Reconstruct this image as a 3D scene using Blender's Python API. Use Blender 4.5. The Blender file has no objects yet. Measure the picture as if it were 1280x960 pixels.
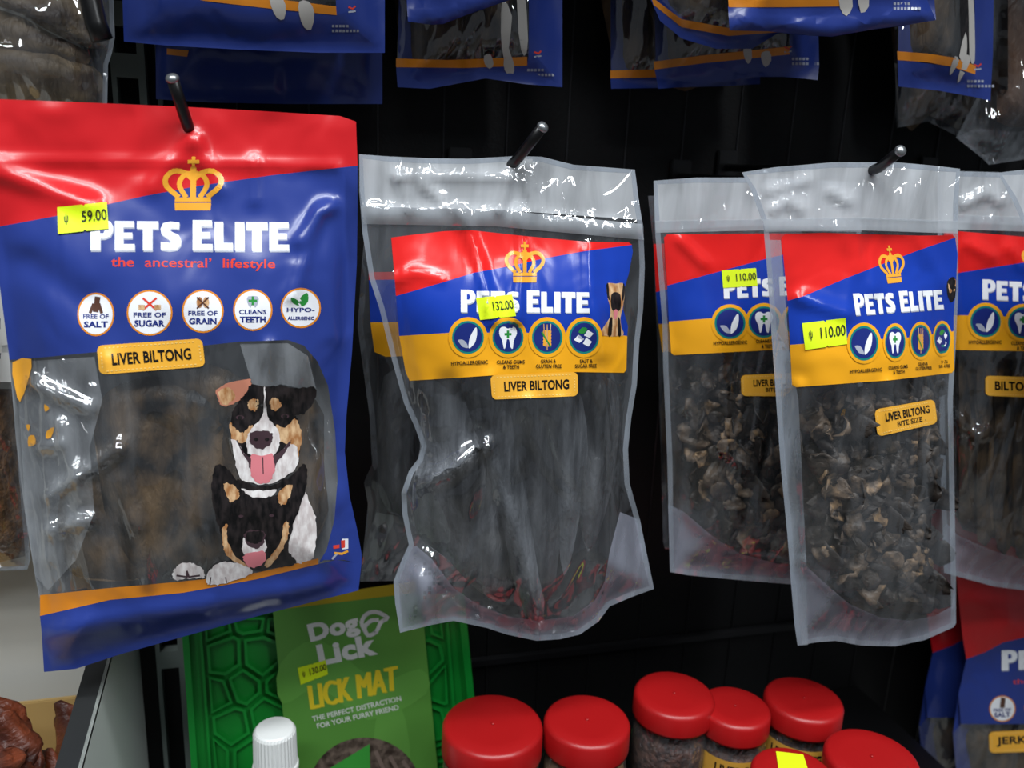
import bpy, bmesh, math, random
import numpy as np
from mathutils import Vector, Matrix, noise as mnoise

# ------------------------------------------------------------------ camera
F = 1065.0
YAW, PITCH, ROLL, DCAM = math.radians(15.5), math.radians(-15), math.radians(2.4), 0.66
CAM = np.array([0.0, -DCAM, 0.0])
fw = np.array([math.sin(YAW)*math.cos(PITCH), math.cos(YAW)*math.cos(PITCH), math.sin(PITCH)])
_rt = np.array([math.cos(YAW), -math.sin(YAW), 0.0]); _up = np.cross(_rt, fw)
RT = math.cos(ROLL)*_rt + math.sin(ROLL)*_up
UP = -math.sin(ROLL)*_rt + math.cos(ROLL)*_up
scene = bpy.context.scene
col = scene.collection
cd = bpy.data.cameras.new('camera'); cd.sensor_width = 36; cd.lens = F*36/1280; cd.clip_start = 0.01
cam = bpy.data.objects.new('camera', cd); col.objects.link(cam)
cam.matrix_world = Matrix(((RT[0], UP[0], -fw[0], CAM[0]), (RT[1], UP[1], -fw[1], CAM[1]), (RT[2], UP[2], -fw[2], CAM[2]), (0, 0, 0, 1)))
cd.dof.use_dof = True; cd.dof.focus_distance = 0.53; cd.dof.aperture_fstop = 7.0
scene.camera = cam
# ------------------------------------------------------------------ light
w = bpy.data.worlds.new('world'); scene.world = w; w.use_nodes = True
w.node_tree.nodes['Background'].inputs[0].default_value = (0.80, 0.88, 1.0, 1)
w.node_tree.nodes['Background'].inputs[1].default_value = 0.10
def tube(name, loc, rot, sx, sy, e, c=(0.93, 0.97, 1.0)):
    l = bpy.data.lights.new(name, 'AREA'); l.shape = 'RECTANGLE'; l.size = sx; l.size_y = sy; l.energy = e; l.color = c
    o = bpy.data.objects.new(name, l); col.objects.link(o); o.location = loc; o.rotation_euler = rot
    return o
R = math.radians
tube('ceiling_tube', (-0.1, -0.85, 1.35), (R(24), 0, 0), 1.6, 0.16, 22)
tube('ceiling_tube', (-0.35, -1.6, 1.6), (R(40), 0, R(-10)), 1.5, 0.16, 20)
tube('ceiling_tube', (1.0, -1.3, 1.5), (R(38), 0, R(30)), 0.16, 1.5, 18)
scene.view_settings.view_transform = 'Standard'; scene.view_settings.look = 'None'
scene.view_settings.gamma = 1.0; scene.view_settings.use_curve_mapping = False
scene.view_settings.exposure = 0.27
scene.cycles.transparent_max_bounces = 24
scene.cycles.max_bounces = 8

# ------------------------------------------------------------------ pixel -> place
def rays(px, py):
    px = np.atleast_1d(np.asarray(px, float)); py = np.atleast_1d(np.asarray(py, float))
    return fw[None] + RT[None]*((px-640)/F)[:, None] + UP[None]*((480-py)/F)[:, None]
def P(px, py, d):            # on the plane standing d in front of the back panel
    r = rays(px, py); t = (-np.asarray(d) - CAM[1])/r[:, 1]
    return CAM[None] + r*np.reshape(t, (-1, 1))
def P1(px, py, d): return Vector(P(px, py, d)[0])
def PX(px, py, x):
    r = rays(px, py)[0]; return Vector(CAM + r*((x-CAM[0])/r[0]))
def PZ(px, py, z):
    r = rays(px, py)[0]; return Vector(CAM + r*((z-CAM[2])/r[2]))

# ------------------------------------------------------------------ materials
def lin(c):
    return tuple(((v/255)/12.92 if v <= 10 else ((v/255+0.055)/1.055)**2.4) for v in c) + (1,)
MATS = {}
def nt(name):
    m = bpy.data.materials.new(name); m.use_nodes = True; t = m.node_tree; t.nodes.clear()
    o = t.nodes.new('ShaderNodeOutputMaterial')
    return m, t, o
def L(t, a, b): t.links.new(a, b)
def bumpy(t, scale, dist, strength=1.0, stretch=(1, 1, 1), detail=2.0, distortion=0.6, ridged=False):
    tc = t.nodes.new('ShaderNodeTexCoord'); mp = t.nodes.new('ShaderNodeMapping'); mp.inputs['Scale'].default_value = stretch
    n = t.nodes.new('ShaderNodeTexNoise'); n.inputs['Scale'].default_value = scale; n.inputs['Detail'].default_value = detail
    n.inputs['Distortion'].default_value = distortion
    L(t, tc.outputs['Object'], mp.inputs[0]); L(t, mp.outputs[0], n.inputs['Vector'])
    src = n.outputs['Fac']
    if ridged:
        a = t.nodes.new('ShaderNodeMath'); a.operation = 'SUBTRACT'; a.inputs[1].default_value = 0.5; L(t, src, a.inputs[0])
        b = t.nodes.new('ShaderNodeMath'); b.operation = 'ABSOLUTE'; L(t, a.outputs[0], b.inputs[0])
        src = b.outputs[0]
    bp = t.nodes.new('ShaderNodeBump'); bp.inputs['Distance'].default_value = dist; bp.inputs['Strength'].default_value = strength
    L(t, src, bp.inputs['Height'])
    return bp
def plain(name, rgb, rough=0.5, spec=0.5, bump=None, metal=0.0, coat=0.0, var=None):
    if name in MATS: return MATS[name]
    m, t, o = nt(name); p = t.nodes.new('ShaderNodeBsdfPrincipled')
    p.inputs['Base Color'].default_value = lin(rgb); p.inputs['Roughness'].default_value = rough
    p.inputs['Specular IOR Level'].default_value = spec; p.inputs['Metallic'].default_value = metal
    p.inputs['Coat Weight'].default_value = coat; p.inputs['Coat Roughness'].default_value = 0.15
    if bump:
        b = bumpy(t, **bump); L(t, b.outputs[0], p.inputs['Normal']); L(t, b.outputs[0], p.inputs['Coat Normal'])
    if var:     # (rgb2, scale, stretch)
        tc = t.nodes.new('ShaderNodeTexCoord'); mp = t.nodes.new('ShaderNodeMapping'); mp.inputs['Scale'].default_value = var[2]
        n = t.nodes.new('ShaderNodeTexNoise'); n.inputs['Scale'].default_value = var[1]; n.inputs['Detail'].default_value = 5
        r = t.nodes.new('ShaderNodeValToRGB'); r.color_ramp.elements[0].position = 0.38; r.color_ramp.elements[1].position = 0.66
        r.color_ramp.elements[0].color = lin(rgb); r.color_ramp.elements[1].color = lin(var[0])
        L(t, tc.outputs['Object'], mp.inputs[0]); L(t, mp.outputs[0], n.inputs['Vector']); L(t, n.outputs['Fac'], r.inputs[0])
        L(t, r.outputs[0], p.inputs['Base Color'])
    L(t, p.outputs[0], o.inputs[0]); MATS[name] = m
    return m
WR = dict(scale=26, dist=0.0070, stretch=(1.3, 1, 0.7), detail=1.5, distortion=0.8)      # soft creases of a filled pouch
WRP = dict(scale=30, dist=0.0030, stretch=(1.2, 1, 0.8), detail=1.2, distortion=0.6)
def ink(name, rgb, rough=0.30): return plain(name, rgb, rough, 0.5, WRP, coat=0.25)
CRK = dict(scale=42, dist=0.0110, stretch=(1.1, 1, 0.9), detail=1.0, distortion=1.2, ridged=True)
CRB = dict(scale=17, dist=0.0150, stretch=(1.5, 1, 0.55), detail=0.6, distortion=1.0, ridged=True)
CRH = dict(scale=30, dist=0.0200, stretch=(1.0, 1, 0.8), detail=0.8, distortion=1.2, ridged=True)
def chain(t, first, second):
    b1 = bumpy(t, **first)
    if second:
        b2 = bumpy(t, **second); L(t, b1.outputs[0], b2.inputs['Normal']); return b2
    return b1
def film(name, haze, tint=(214, 220, 226), rough=0.06, bump=WR, gloss=1.0, crinkle=CRK, vary=1.0, streak=(2.2, 1, 0.5)):
    if name in MATS: return MATS[name]
    m, t, o = nt(name)
    tr = t.nodes.new('ShaderNodeBsdfTransparent'); tr.inputs[0].default_value = (0.96, 0.97, 0.98, 1)
    df = t.nodes.new('ShaderNodeBsdfDiffuse'); df.inputs[0].default_value = lin(tint)
    tl = t.nodes.new('ShaderNodeBsdfTranslucent'); tl.inputs[0].default_value = lin(tint)
    gl = t.nodes.new('ShaderNodeBsdfGlossy'); gl.inputs['Roughness'].default_value = rough
    mx0 = t.nodes.new('ShaderNodeMixShader'); mx0.inputs[0].default_value = 0.3; L(t, df.outputs[0], mx0.inputs[1]); L(t, tl.outputs[0], mx0.inputs[2])
    # milkiness of the plastic: uneven, in streaks
    tc = t.nodes.new('ShaderNodeTexCoord'); mp = t.nodes.new('ShaderNodeMapping'); mp.inputs['Scale'].default_value = streak
    n = t.nodes.new('ShaderNodeTexNoise'); n.inputs['Scale'].default_value = 24; n.inputs['Detail'].default_value = 4; n.inputs['Distortion'].default_value = .7
    L(t, tc.outputs['Object'], mp.inputs[0]); L(t, mp.outputs[0], n.inputs['Vector'])
    mr = t.nodes.new('ShaderNodeMapRange'); mr.inputs[1].default_value = .35; mr.inputs[2].default_value = .72
    mr.inputs[3].default_value = haze*(1-.75*vary); mr.inputs[4].default_value = haze*(1+1.3*vary); L(t, n.outputs['Fac'], mr.inputs[0])
    mx = t.nodes.new('ShaderNodeMixShader'); L(t, mr.outputs[0], mx.inputs[0]); L(t, tr.outputs[0], mx.inputs[1]); L(t, mx0.outputs[0], mx.inputs[2])
    lw = t.nodes.new('ShaderNodeLayerWeight'); lw.inputs[0].default_value = .5
    fr = t.nodes.new('ShaderNodeMath'); fr.operation = 'POWER'; fr.inputs[1].default_value = 4.0; L(t, lw.outputs['Facing'], fr.inputs[0])
    ml = t.nodes.new('ShaderNodeMath'); ml.operation = 'MULTIPLY_ADD'; ml.inputs[1].default_value = gloss*.7; ml.inputs[2].default_value = .15*gloss; L(t, fr.outputs[0], ml.inputs[0])
    ml.use_clamp = True
    m2 = t.nodes.new('ShaderNodeMixShader'); L(t, ml.outputs[0], m2.inputs[0]); L(t, mx.outputs[0], m2.inputs[1]); L(t, gl.outputs[0], m2.inputs[2])
    b = chain(t, bump, crinkle)
    L(t, b.outputs[0], gl.inputs['Normal'])
    L(t, m2.outputs[0], o.inputs[0]); MATS[name] = m
    return m
RED = ink('red_print', (206, 30, 36)); BLUE = ink('blue_print', (40, 60, 138)); YEL = ink('amber_print', (246, 172, 28))
GOLD = ink('gold_print', (238, 168, 52)); WHITE = ink('white_print', (240, 242, 246)); BLACK = ink('black_print', (16, 15, 16), 0.4)
NAVY = ink('navy_print', (28, 44, 120)); TEAL = ink('teal_print', (20, 128, 120)); GREENP = ink('green_print', (44, 140, 60))
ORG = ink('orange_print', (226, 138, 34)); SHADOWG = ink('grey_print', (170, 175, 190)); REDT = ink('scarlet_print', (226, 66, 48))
LRED = plain('label_red', (222, 36, 34), 0.22, 0.5, WRP); LBLUE = plain('label_blue', (24, 60, 166), 0.22, 0.5, WRP)
STICK = plain('amber_sticker', (250, 184, 62), 0.35); STICKD = plain('pale_amber_dash', (255, 214, 120), 0.4)
PRICE = plain('neon_yellow_paper', (226, 250, 20), 0.55); PTXT = plain('price_ink', (30, 34, 20), 0.6)
FUR = lambda n, a, b: plain(n, a, .3, .5, WRP, coat=.25, var=(b, 260, (1.3, 1, .5)))
TAN = FUR('tan_fur', (170, 116, 70), (226, 190, 146)); DWHITE = FUR('white_fur', (206, 196, 194), (244, 240, 238)); DBLACK = FUR('black_fur', (12, 11, 12), (44, 38, 38))
DBROWN = ink('brown_fur', (86, 56, 44)); PINK = ink('pink_tongue', (226, 132, 140)); NOSE = ink('nose_print', (70, 52, 58)); EARP = ink('ear_pink', (196, 128, 104))
BODY = film('clear_film', 0.048, crinkle=CRB); HEAD = film('header_film', 0.70, (224, 228, 232), vary=.3, crinkle=CRH); ZIPM = film('zip_film', 0.55, (220, 226, 232), 0.10, gloss=1.6, vary=.15, crinkle=dict(scale=30, dist=.005, stretch=(1.5, 1, .6), ridged=True))
GUS = film('gusset_film', 0.34, (200, 204, 222), 0.18, vary=.25, crinkle=None, gloss=.28); EDGE = film('seal_film', 0.36, (200, 210, 222), 0.12, vary=.3, crinkle=CRB)
BACKF = film('rear_film', 0.06, gloss=0.12, crinkle=None); DIMF = film('thin_film', 0.03, gloss=0.6, crinkle=CRB); WINF = film('window_film', 0.06, gloss=1.1, crinkle=CRB)
SILV = plain('silver_rear_film', (150, 152, 154), 0.3, 0.5, WR)
BLACKM = plain('black_metal', (12, 12, 13), 0.32, 0.5); ENDM = plain('bare_steel_end', (150, 154, 156), 0.3, 0.5, metal=0.8)
MEATG = dict(scale=160, dist=0.002, stretch=(1.6, 1, 0.5), detail=4, distortion=0.4)
SLAB = plain('dried_liver', (18, 19, 21), 0.38, 0.6, MEATG, var=((92, 93, 96), 30, (2.4, 1, 0.3)))
SLABL = plain('pale_dried_liver', (34, 36, 40), 0.36, 0.6, MEATG, var=((132, 135, 140), 26, (2.4, 1, 0.3)))
SLABB = plain('brown_dried_liver', (22, 21, 21), 0.55, 0.4, MEATG, var=((108, 86, 60), 44, (1.2, 1, .8)))

# ------------------------------------------------------------------ 2-D shapes (photo pixels, y down)
def circ(cx, cy, rx, ry=None, n=28, a0=0, a1=360):
    ry = ry or rx
    full = abs(a1-a0) >= 360
    k = n if full else n+1
    return [(cx+rx*math.cos(R(a0+(a1-a0)*i/n)), cy+ry*math.sin(R(a0+(a1-a0)*i/n))) for i in range(k)]
def stroke(pts, wd):
    out = []
    for (x0, y0), (x1, y1) in zip(pts[:-1], pts[1:]):
        dx, dy = x1-x0, y1-y0; l = math.hypot(dx, dy) or 1; nx, ny = -dy/l*wd/2, dx/l*wd/2; ex, ey = dx/l*wd*0.3, dy/l*wd*0.3
        out.append([(x0+nx-ex, y0+ny-ey), (x1+nx+ex, y1+ny+ey), (x1-nx+ex, y1-ny+ey), (x0-nx-ex, y0-ny-ey)])
    return out
def bil(q, u, v):            # quad TL TR BR BL, v up
    (ax, ay), (bx, by), (cx, cy), (dx, dy) = q
    return ((ax*(1-u)+bx*u)*v+(dx*(1-u)+cx*u)*(1-v), (ay*(1-u)+by*u)*v+(dy*(1-u)+cy*u)*(1-v))
def onq(q, poly): return [bil(q, u, v) for u, v in poly]
def rrect(q, r=0.18, asp=3.0, n=5):
    ru, rv = r/asp, r; pts = []
    for cx, cy, a in ((1-ru, 1-rv, 0), (ru, 1-rv, 90), (ru, rv, 180), (1-ru, rv, 270)):
        for i in range(n+1):
            t = R(a+90*i/n); pts.append((cx+ru*math.cos(t), cy+rv*math.sin(t)))
    return onq(q, pts)
def smooth(pts, n=4, closed=True):      # Catmull-Rom
    m = len(pts); out = []
    rng = range(m) if closed else range(m-1)
    for i in rng:
        g = (lambda k: pts[k % m]) if closed else (lambda k: pts[min(max(k, 0), m-1)])
        p0, p1, p2, p3 = g(i-1), g(i), g(i+1), g(i+2)
        for j in range(n):
            t = j/n
            out.append(tuple(0.5*((2*p1[k])+(-p0[k]+p2[k])*t+(2*p0[k]-5*p1[k]+4*p2[k]-p3[k])*t*t+(-p0[k]+3*p1[k]-3*p2[k]+p3[k])*t**3) for k in (0, 1)))
    if not closed: out.append(tuple(pts[-1]))
    return out
def clip_half(poly, f):      # keep f(x,y) >= 0
    out = []
    for i in range(len(poly)):
        a, b = poly[i], poly[(i+1) % len(poly)]; fa, fb = f(*a), f(*b)
        if fa >= 0: out.append(a)
        if fa*fb < 0:
            t = fa/(fa-fb); out.append((a[0]+(b[0]-a[0])*t, a[1]+(b[1]-a[1])*t))
    return out
_TXT = {}
def text_tris(s, bold=0.0):
    k = (s, bold)
    if k not in _TXT:
        c = bpy.data.curves.new('t', 'FONT'); c.body = s; c.offset = bold; c.resolution_u = 3; c.fill_mode = 'FRONT'; c.space_character = 1.0+bold
        o = bpy.data.objects.new('t', c); col.objects.link(o); bpy.context.view_layer.update()
        me = bpy.data.meshes.new_from_object(o.evaluated_get(bpy.context.evaluated_depsgraph_get()))
        v = np.array([x.co[:2] for x in me.vertices]); f = [tuple(p.vertices) for p in me.polygons]
        bpy.data.objects.remove(o); bpy.data.curves.remove(c); bpy.data.meshes.remove(me)
        lo, hi = v.min(0), v.max(0); v = (v-lo)/(hi-lo)
        _TXT[k] = (v, f)
    return _TXT[k]
def txt(s, q, bold=0.02):
    v, f = text_tris(s, bold)
    return [[bil(q, *v[i]) for i in p] for p in f]
def line_q(x0, y0, x1, y1, h):      # baseline -> quad of height h
    dx, dy = x1-x0, y1-y0; l = math.hypot(dx, dy); nx, ny = dy/l*h, -dx/l*h
    return ((x0+nx, y0+ny), (x1+nx, y1+ny), (x1, y1), (x0, y0))
GL = {'P': ([(0, 0), (0, 1), (.62, 1), (.88, .93), (1, .78), (1, .63), (.88, .46), (.62, .38), (.44, .38), (.44, 0)], .78),
      'E': ([(0, 0), (0, 1), (.95, 1), (.95, .79), (.42, .79), (.42, .61), (.86, .61), (.86, .42), (.42, .42), (.42, .22), (.98, .22), (.98, 0)], .70),
      'T': ([(0, 1), (1, 1), (1, .74), (.72, .74), (.72, 0), (.28, 0), (.28, .74), (0, .74)], .74),
      'S': ([(.03, .04), (.45, 0), (.8, .04), (.98, .18), (1, .36), (.88, .54), (.6, .63), (.45, .69), (.55, .76), (.9, .74), (.93, .96), (.5, 1), (.15, .94), (.02, .75), (.06, .57), (.3, .45), (.55, .34), (.48, .26), (.03, .3)], .72),
      'L': ([(0, 0), (0, 1), (.46, 1), (.46, .27), (.97, .27), (.97, 0)], .64), 'I': ([(0, 0), (0, 1), (1, 1), (1, 0)], .32)}
def brand_title(q, ink_=None, bg=None, z=0.0, sub=None):
    """the heavy block capitals printed on every pouch"""
    s = 'PETS ELITE'; x = 0; lay = []
    if sub: s = s[:sub]
    W = sum(GL[c][1]+.06 if c in GL else .34 for c in 'PETS ELITE')-.06
    for i, c in enumerate(s):
        if c == ' ': x += .34; continue
        p, wd = GL[c]; h = 1.0 if i in (0, 5) else .95
        m = [((x+a*wd)/W, b*h) for a, b in p]
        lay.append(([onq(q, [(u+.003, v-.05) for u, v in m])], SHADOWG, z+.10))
        lay.append(([onq(q, m)], WHITE, z+.20))
        if c == 'P': lay.append(([onq(q, [((x+a*wd)/W, b*h) for a, b in ((.42, .56), (.42, .80), (.58, .80), (.64, .68), (.58, .56))])], bg or BLUE, z+.30))
        x += wd+.06
    return lay
def crown(q, z=0.0, m=None):
    m = m or GOLD
    a = [(.24, .26), (.05, .44), (.03, .6), (.16, .72), (.34, .70), (.46, .60)]
    b = [(.37, .26), (.27, .44), (.29, .58), (.40, .69), (.48, .69)]
    pl = [[(.2, 0), (.8, 0), (.81, .14), (.19, .14)], [(.19, .16), (.81, .16), (.8, .24), (.2, .24)]]
    for ln, wd in ((a, .09), (b, .085)):
        sm = smooth(ln, 3, False)
        pl += stroke(sm, wd) + stroke([(1-x, y) for x, y in sm], wd)
    pl += stroke([(.5, .24), (.5, .74)], .10) + [circ(.5, .76, .055, n=12), [(.475, .8), (.525, .8), (.535, 1), (.465, 1)], [(.40, .86), (.60, .86), (.60, .93), (.40, .93)]]
    return [([onq(q, p) for p in pl], m, z+.12)]
def icon(cx, cy, rx, ry, kind, z=0.0, halo=1.3):
    q = ((cx-rx, cy-ry), (cx+rx, cy-ry), (cx+rx, cy+ry), (cx-rx, cy+ry))
    lay = [([circ(cx, cy, rx*halo, ry*halo)], YEL, z+.10), ([circ(cx, cy, rx*1.06, ry*1.06)], TEAL, z+.17), ([circ(cx, cy, rx*.93, ry*.93)], NAVY, z+.24)]
    g = []
    if kind == 0:
        g = [([onq(q, smooth([(.52, .16), (.55, .45), (.68, .72), (.78, .82), (.8, .6), (.74, .35), (.62, .2)], 3))], WHITE), ([onq(q, smooth([(.5, .16), (.32, .2), (.2, .34), (.17, .42), (.34, .42), (.46, .3)], 3))], SHADOWG)]
    elif kind == 1:
        g = [([onq(q, smooth([(.36, .14), (.42, .2), (.46, .42), (.54, .42), (.58, .2), (.66, .14), (.7, .4), (.8, .62), (.76, .8), (.62, .84), (.5, .78), (.38, .84), (.24, .8), (.2, .62), (.3, .4)], 3))], WHITE),
             ([onq(q, [(.46, .48), (.54, .48), (.54, .72), (.46, .72)]), onq(q, [(.38, .56), (.62, .56), (.62, .64), (.38, .64)])], GREENP)]
    elif kind == 2:
        st = []
        for k in range(5):
            y = .2+.1*k
            st += [onq(q, smooth([(.5, y), (.36, y+.04), (.38, y+.14), (.5, y+.1)], 2)), onq(q, smooth([(.5, y), (.5, y+.1), (.62, y+.14), (.64, y+.04)], 2))]
        g = [(st, GOLD), ([onq(q, p) for p in stroke([(.5, .1), (.5, .9)], .04)+stroke([(.4, .6), (.38, .92)], .035)+stroke([(.6, .6), (.62, .92)], .035)], TAN),
             ([onq(q, p) for p in stroke([(.32, .66), (.62, .2)], .05)], GREENP)]
    else:
        g = [([onq(q, p) for p in ([(.14, .42), (.34, .32), (.5, .44), (.3, .58)], [(.46, .3), (.66, .2), (.78, .36), (.58, .5)], [(.5, .56), (.7, .48), (.84, .62), (.64, .74)])], WHITE),
             ([onq(q, smooth([(.3, .66), (.44, .82), (.62, .78), (.5, .62)], 2))], GREENP), ([onq(q, [(.28, .5), (.46, .42), (.5, .46), (.32, .58)])], SHADOWG)]
    for i, (pp, m) in enumerate(g): lay.append((pp, m, z+.31+.06*i))
    return lay

# ------------------------------------------------------------------ surfaces
def seg_dist(px, py, poly, closed=True):
    A = np.array(poly, float); B = np.roll(A, -1, 0)
    if not closed: A, B = A[:-1], B[:-1]
    best = np.full(len(px), 1e9)
    for (ax, ay), (bx, by) in zip(A, B):
        dx, dy = bx-ax, by-ay; l2 = dx*dx+dy*dy or 1e-9
        t = np.clip(((px-ax)*dx+(py-ay)*dy)/l2, 0, 1)
        best = np.minimum(best, np.hypot(px-ax-t*dx, py-ay-t*dy))
    return best
def inside(px, py, poly):
    r = np.zeros(len(px), bool)
    for (ax, ay), (bx, by) in zip(poly, poly[1:]+poly[:1]):
        c = (ay > py) != (by > py)
        r ^= c & (px < (bx-ax)*(py-ay)/((by-ay) or 1e-9)+ax)
    return r
class Surf:
    def __init__(s, outline, d0, H=0.012, margin=8, width=70, lo=0.15, hi=0.45, amp=0.0012, sx=60, sy=90, seed=0, creases=(), tilt=0.0, lean=0.0, sag=1.0):
        s.o = outline; s.d0 = d0; s.H = H; s.m = margin; s.w = width; s.lo = lo; s.hi = hi; s.amp = amp; s.sx = sx; s.sy = sy; s.seed = seed
        s.cr = creases; ys = [p[1] for p in outline]; xs = [p[0] for p in outline]
        s.y0, s.y1 = min(ys), max(ys); s.cx = (min(xs)+max(xs))/2; s.hw = (max(xs)-min(xs))/2; s.tilt = tilt; s.lean = lean; s.sag = sag
    def base(s, px, py): return s.d0 + s.tilt*(px-s.cx)/s.hw + s.lean*(py-s.y0)/(s.y1-s.y0)
    def env(s, px, py):
        v = (py-s.y0)/(s.y1-s.y0); e = np.clip((v-s.lo)/(s.hi-s.lo), 0, 1); e = e*e*(3-2*e)
        dist = seg_dist(px, py, s.o)*inside(px, py, s.o)
        k = np.clip((dist-s.m)/s.w, 0, 1)
        return e*np.sin(k*math.pi/2), np.clip(dist/14, 0, 1)
    def d(s, px, py, fold=True):
        px = np.asarray(px, float); py = np.asarray(py, float)
        e, k = s.env(px, py)
        nz = np.array([mnoise.noise((x/s.sx, y/s.sy, s.seed*7.3)) + .5*mnoise.noise((x/s.sx*2.1+5, y/s.sy*1.7, s.seed*3.1)) for x, y in zip(px, py)])
        r = s.base(px, py) + s.H*e + s.amp*nz*(.25+.75*k)
        for pts, a, wd in (s.cr if fold else ()):
            q = seg_dist(px, py, pts, False); wd = max(wd, 7); r = r + 1.45*a*np.exp(-(q/wd)**2)*(.2+.8*k)
        return r
    def back(s, px, py):
        px = np.asarray(px, float); py = np.asarray(py, float)
        e, k = s.env(px, py); return s.d(px, py, False) - 0.0012 - .0035*k - s.H*1.8*e

def new_obj(name, me, parent=None, label=None):
    o = bpy.data.objects.new(name, me); col.objects.link(o)
    if parent: o.parent = parent
    if label: o['label'] = label
    return o
def root(name, loc, label, cat, group=None):
    e = bpy.data.objects.new(name, None); e.empty_display_size = 0.02; col.objects.link(e); e.location = loc
    e['label'] = label; e['category'] = cat
    if group: e['group'] = group
    e['_o'] = [float(v) for v in loc]
    return e
def origin(parent):
    o = Vector((0, 0, 0)); p = parent
    while p is not None: o += p.location; p = p.parent
    return o
def cut(bm, cell):
    if not cell or not bm.verts: return
    for ax in (0, 1):
        vals = [v.co[ax] for v in bm.verts]; lo, hi = min(vals), max(vals)
        k = math.ceil(lo/cell)*cell
        while k < hi:
            if k > lo:
                bmesh.ops.bisect_plane(bm, geom=bm.verts[:]+bm.edges[:]+bm.faces[:], dist=1e-4, plane_co=(k, 0, 0) if ax == 0 else (0, k, 0), plane_no=(1, 0, 0) if ax == 0 else (0, 1, 0))
            k += cell
def sheet(name, layers, surf, parent, cell=8, back=False, label=None, ngon=False, off=0.0):
    """layers of flat print / film laid on a pouch surface: (polygons, material, height in mm)"""
    if cell == 8: cell = 6
    bm = bmesh.new(); mats = []
    for polys, m, z in layers:
        if m not in mats: mats.append(m)
        mi = mats.index(m)
        for p in polys:
            q = [p[0]]
            for a in p[1:]:
                if abs(a[0]-q[-1][0])+abs(a[1]-q[-1][1]) > 1e-3: q.append(a)
            if abs(q[0][0]-q[-1][0])+abs(q[0][1]-q[-1][1]) < 1e-3: q.pop()
            if len(q) < 3: continue
            f = bm.faces.new([bm.verts.new((x, y, z)) for x, y in q]); f.material_index = mi
    bm.normal_update()
    if not ngon: bmesh.ops.triangulate(bm, faces=[f for f in bm.faces if len(f.verts) > 4])
    cut(bm, cell)
    px = np.array([v.co.x for v in bm.verts]); py = np.array([v.co.y for v in bm.verts]); z = np.array([v.co.z for v in bm.verts])*1e-3 + off
    d = surf.back(px, py)-z if back else surf.d(px, py)+z
    W = P(px, py, d); o = origin(parent) if parent else Vector((0, 0, 0))
    for v, c in zip(bm.verts, W): v.co = Vector(c)-o
    bm.normal_update()
    sgn = -1 if not back else 1
    fl = [f for f in bm.faces if f.normal.y*sgn < 0]
    if fl: bmesh.ops.reverse_faces(bm, faces=fl)
    me = bpy.data.meshes.new(name); bm.to_mesh(me); bm.free()
    for m in mats: me.materials.append(m)
    me.polygons.foreach_set('use_smooth', [True]*len(me.polygons))
    return new_obj(name, me, parent, label)
def ring(poly, wd):
    n = len(poly); A = sum(poly[i][0]*poly[(i+1) % n][1]-poly[(i+1) % n][0]*poly[i][1] for i in range(n)); s = 1 if A > 0 else -1
    ins = []
    for i in range(n):
        (ax, ay), (bx, by), (cx, cy) = poly[i-1], poly[i], poly[(i+1) % n]
        n1 = (-(by-ay), bx-ax); n2 = (-(cy-by), cx-bx); l1 = math.hypot(*n1) or 1; l2 = math.hypot(*n2) or 1
        nx, ny = n1[0]/l1+n2[0]/l2, n1[1]/l1+n2[1]/l2; l = math.hypot(nx, ny) or 1
        ins.append((bx+s*nx/l*wd, by+s*ny/l*wd))
    return [[poly[i], poly[(i+1) % n], ins[(i+1) % n], ins[i]] for i in range(n)]
def bm_obj(name, bm, mat, parent=None, smooth_=False, label=None):
    me = bpy.data.meshes.new(name); bm.normal_update(); bm.to_mesh(me); bm.free()
    for m in (mat if isinstance(mat, (list, tuple)) else [mat]): me.materials.append(m)
    if smooth_: me.polygons.foreach_set('use_smooth', [True]*len(me.polygons))
    return new_obj(name, me, parent, label)
def tag(o, label, cat, group=None, kind=None):
    o['label'] = label; o['category'] = cat
    if group: o['group'] = group
    if kind: o['kind'] = kind
    return o
def box(bm, lo, hi, bev=0.0, mi=0):
    vs = bmesh.ops.create_cube(bm, size=1)['verts']
    for v in vs: v.co = Vector([(lo[i]+hi[i])/2 + v.co[i]*(hi[i]-lo[i]) for i in range(3)])
    fs = {f for v in vs for f in v.link_faces}
    for f in fs: f.material_index = mi
    if bev: bmesh.ops.bevel(bm, geom=list({e for v in vs for e in v.link_edges}), offset=bev, segments=2, affect='EDGES')
def lathe(bm, prof, n=40, c=(0, 0, 0), mi=0):
    rows = [[bm.verts.new((c[0]+r*math.cos(2*math.pi*i/n), c[1]+r*math.sin(2*math.pi*i/n), c[2]+z)) for i in range(n)] for r, z in prof]
    for a, b in zip(rows[:-1], rows[1:]):
        for i in range(n):
            f = bm.faces.new((a[i], a[(i+1) % n], b[(i+1) % n], b[i])); f.material_index = mi
    for r, fl in ((rows[0], True), (rows[-1], False)):
        f = bm.faces.new(r[::-1] if fl else r); f.material_index = mi
def pipe(bm, pts, r, n=10, mi=0):
    pts = [Vector(p) for p in pts]; rows = []
    for i, p in enumerate(pts):
        t = (pts[min(i+1, len(pts)-1)]-pts[max(i-1, 0)]).normalized(); a = t.orthogonal().normalized() if i == 0 else (rows_a - t*rows_a.dot(t)).normalized()
        rows_a = a; b = t.cross(a)
        rows.append([bm.verts.new(p+(a*math.cos(2*math.pi*k/n)+b*math.sin(2*math.pi*k/n))*r) for k in range(n)])
    for A, B in zip(rows[:-1], rows[1:]):
        for k in range(n):
            f = bm.faces.new((A[k], A[(k+1) % n], B[(k+1) % n], B[k])); f.material_index = mi; f.smooth = True
    bm.faces.new(rows[0][::-1]).material_index = mi; bm.faces.new(rows[-1]).material_index = mi

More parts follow.
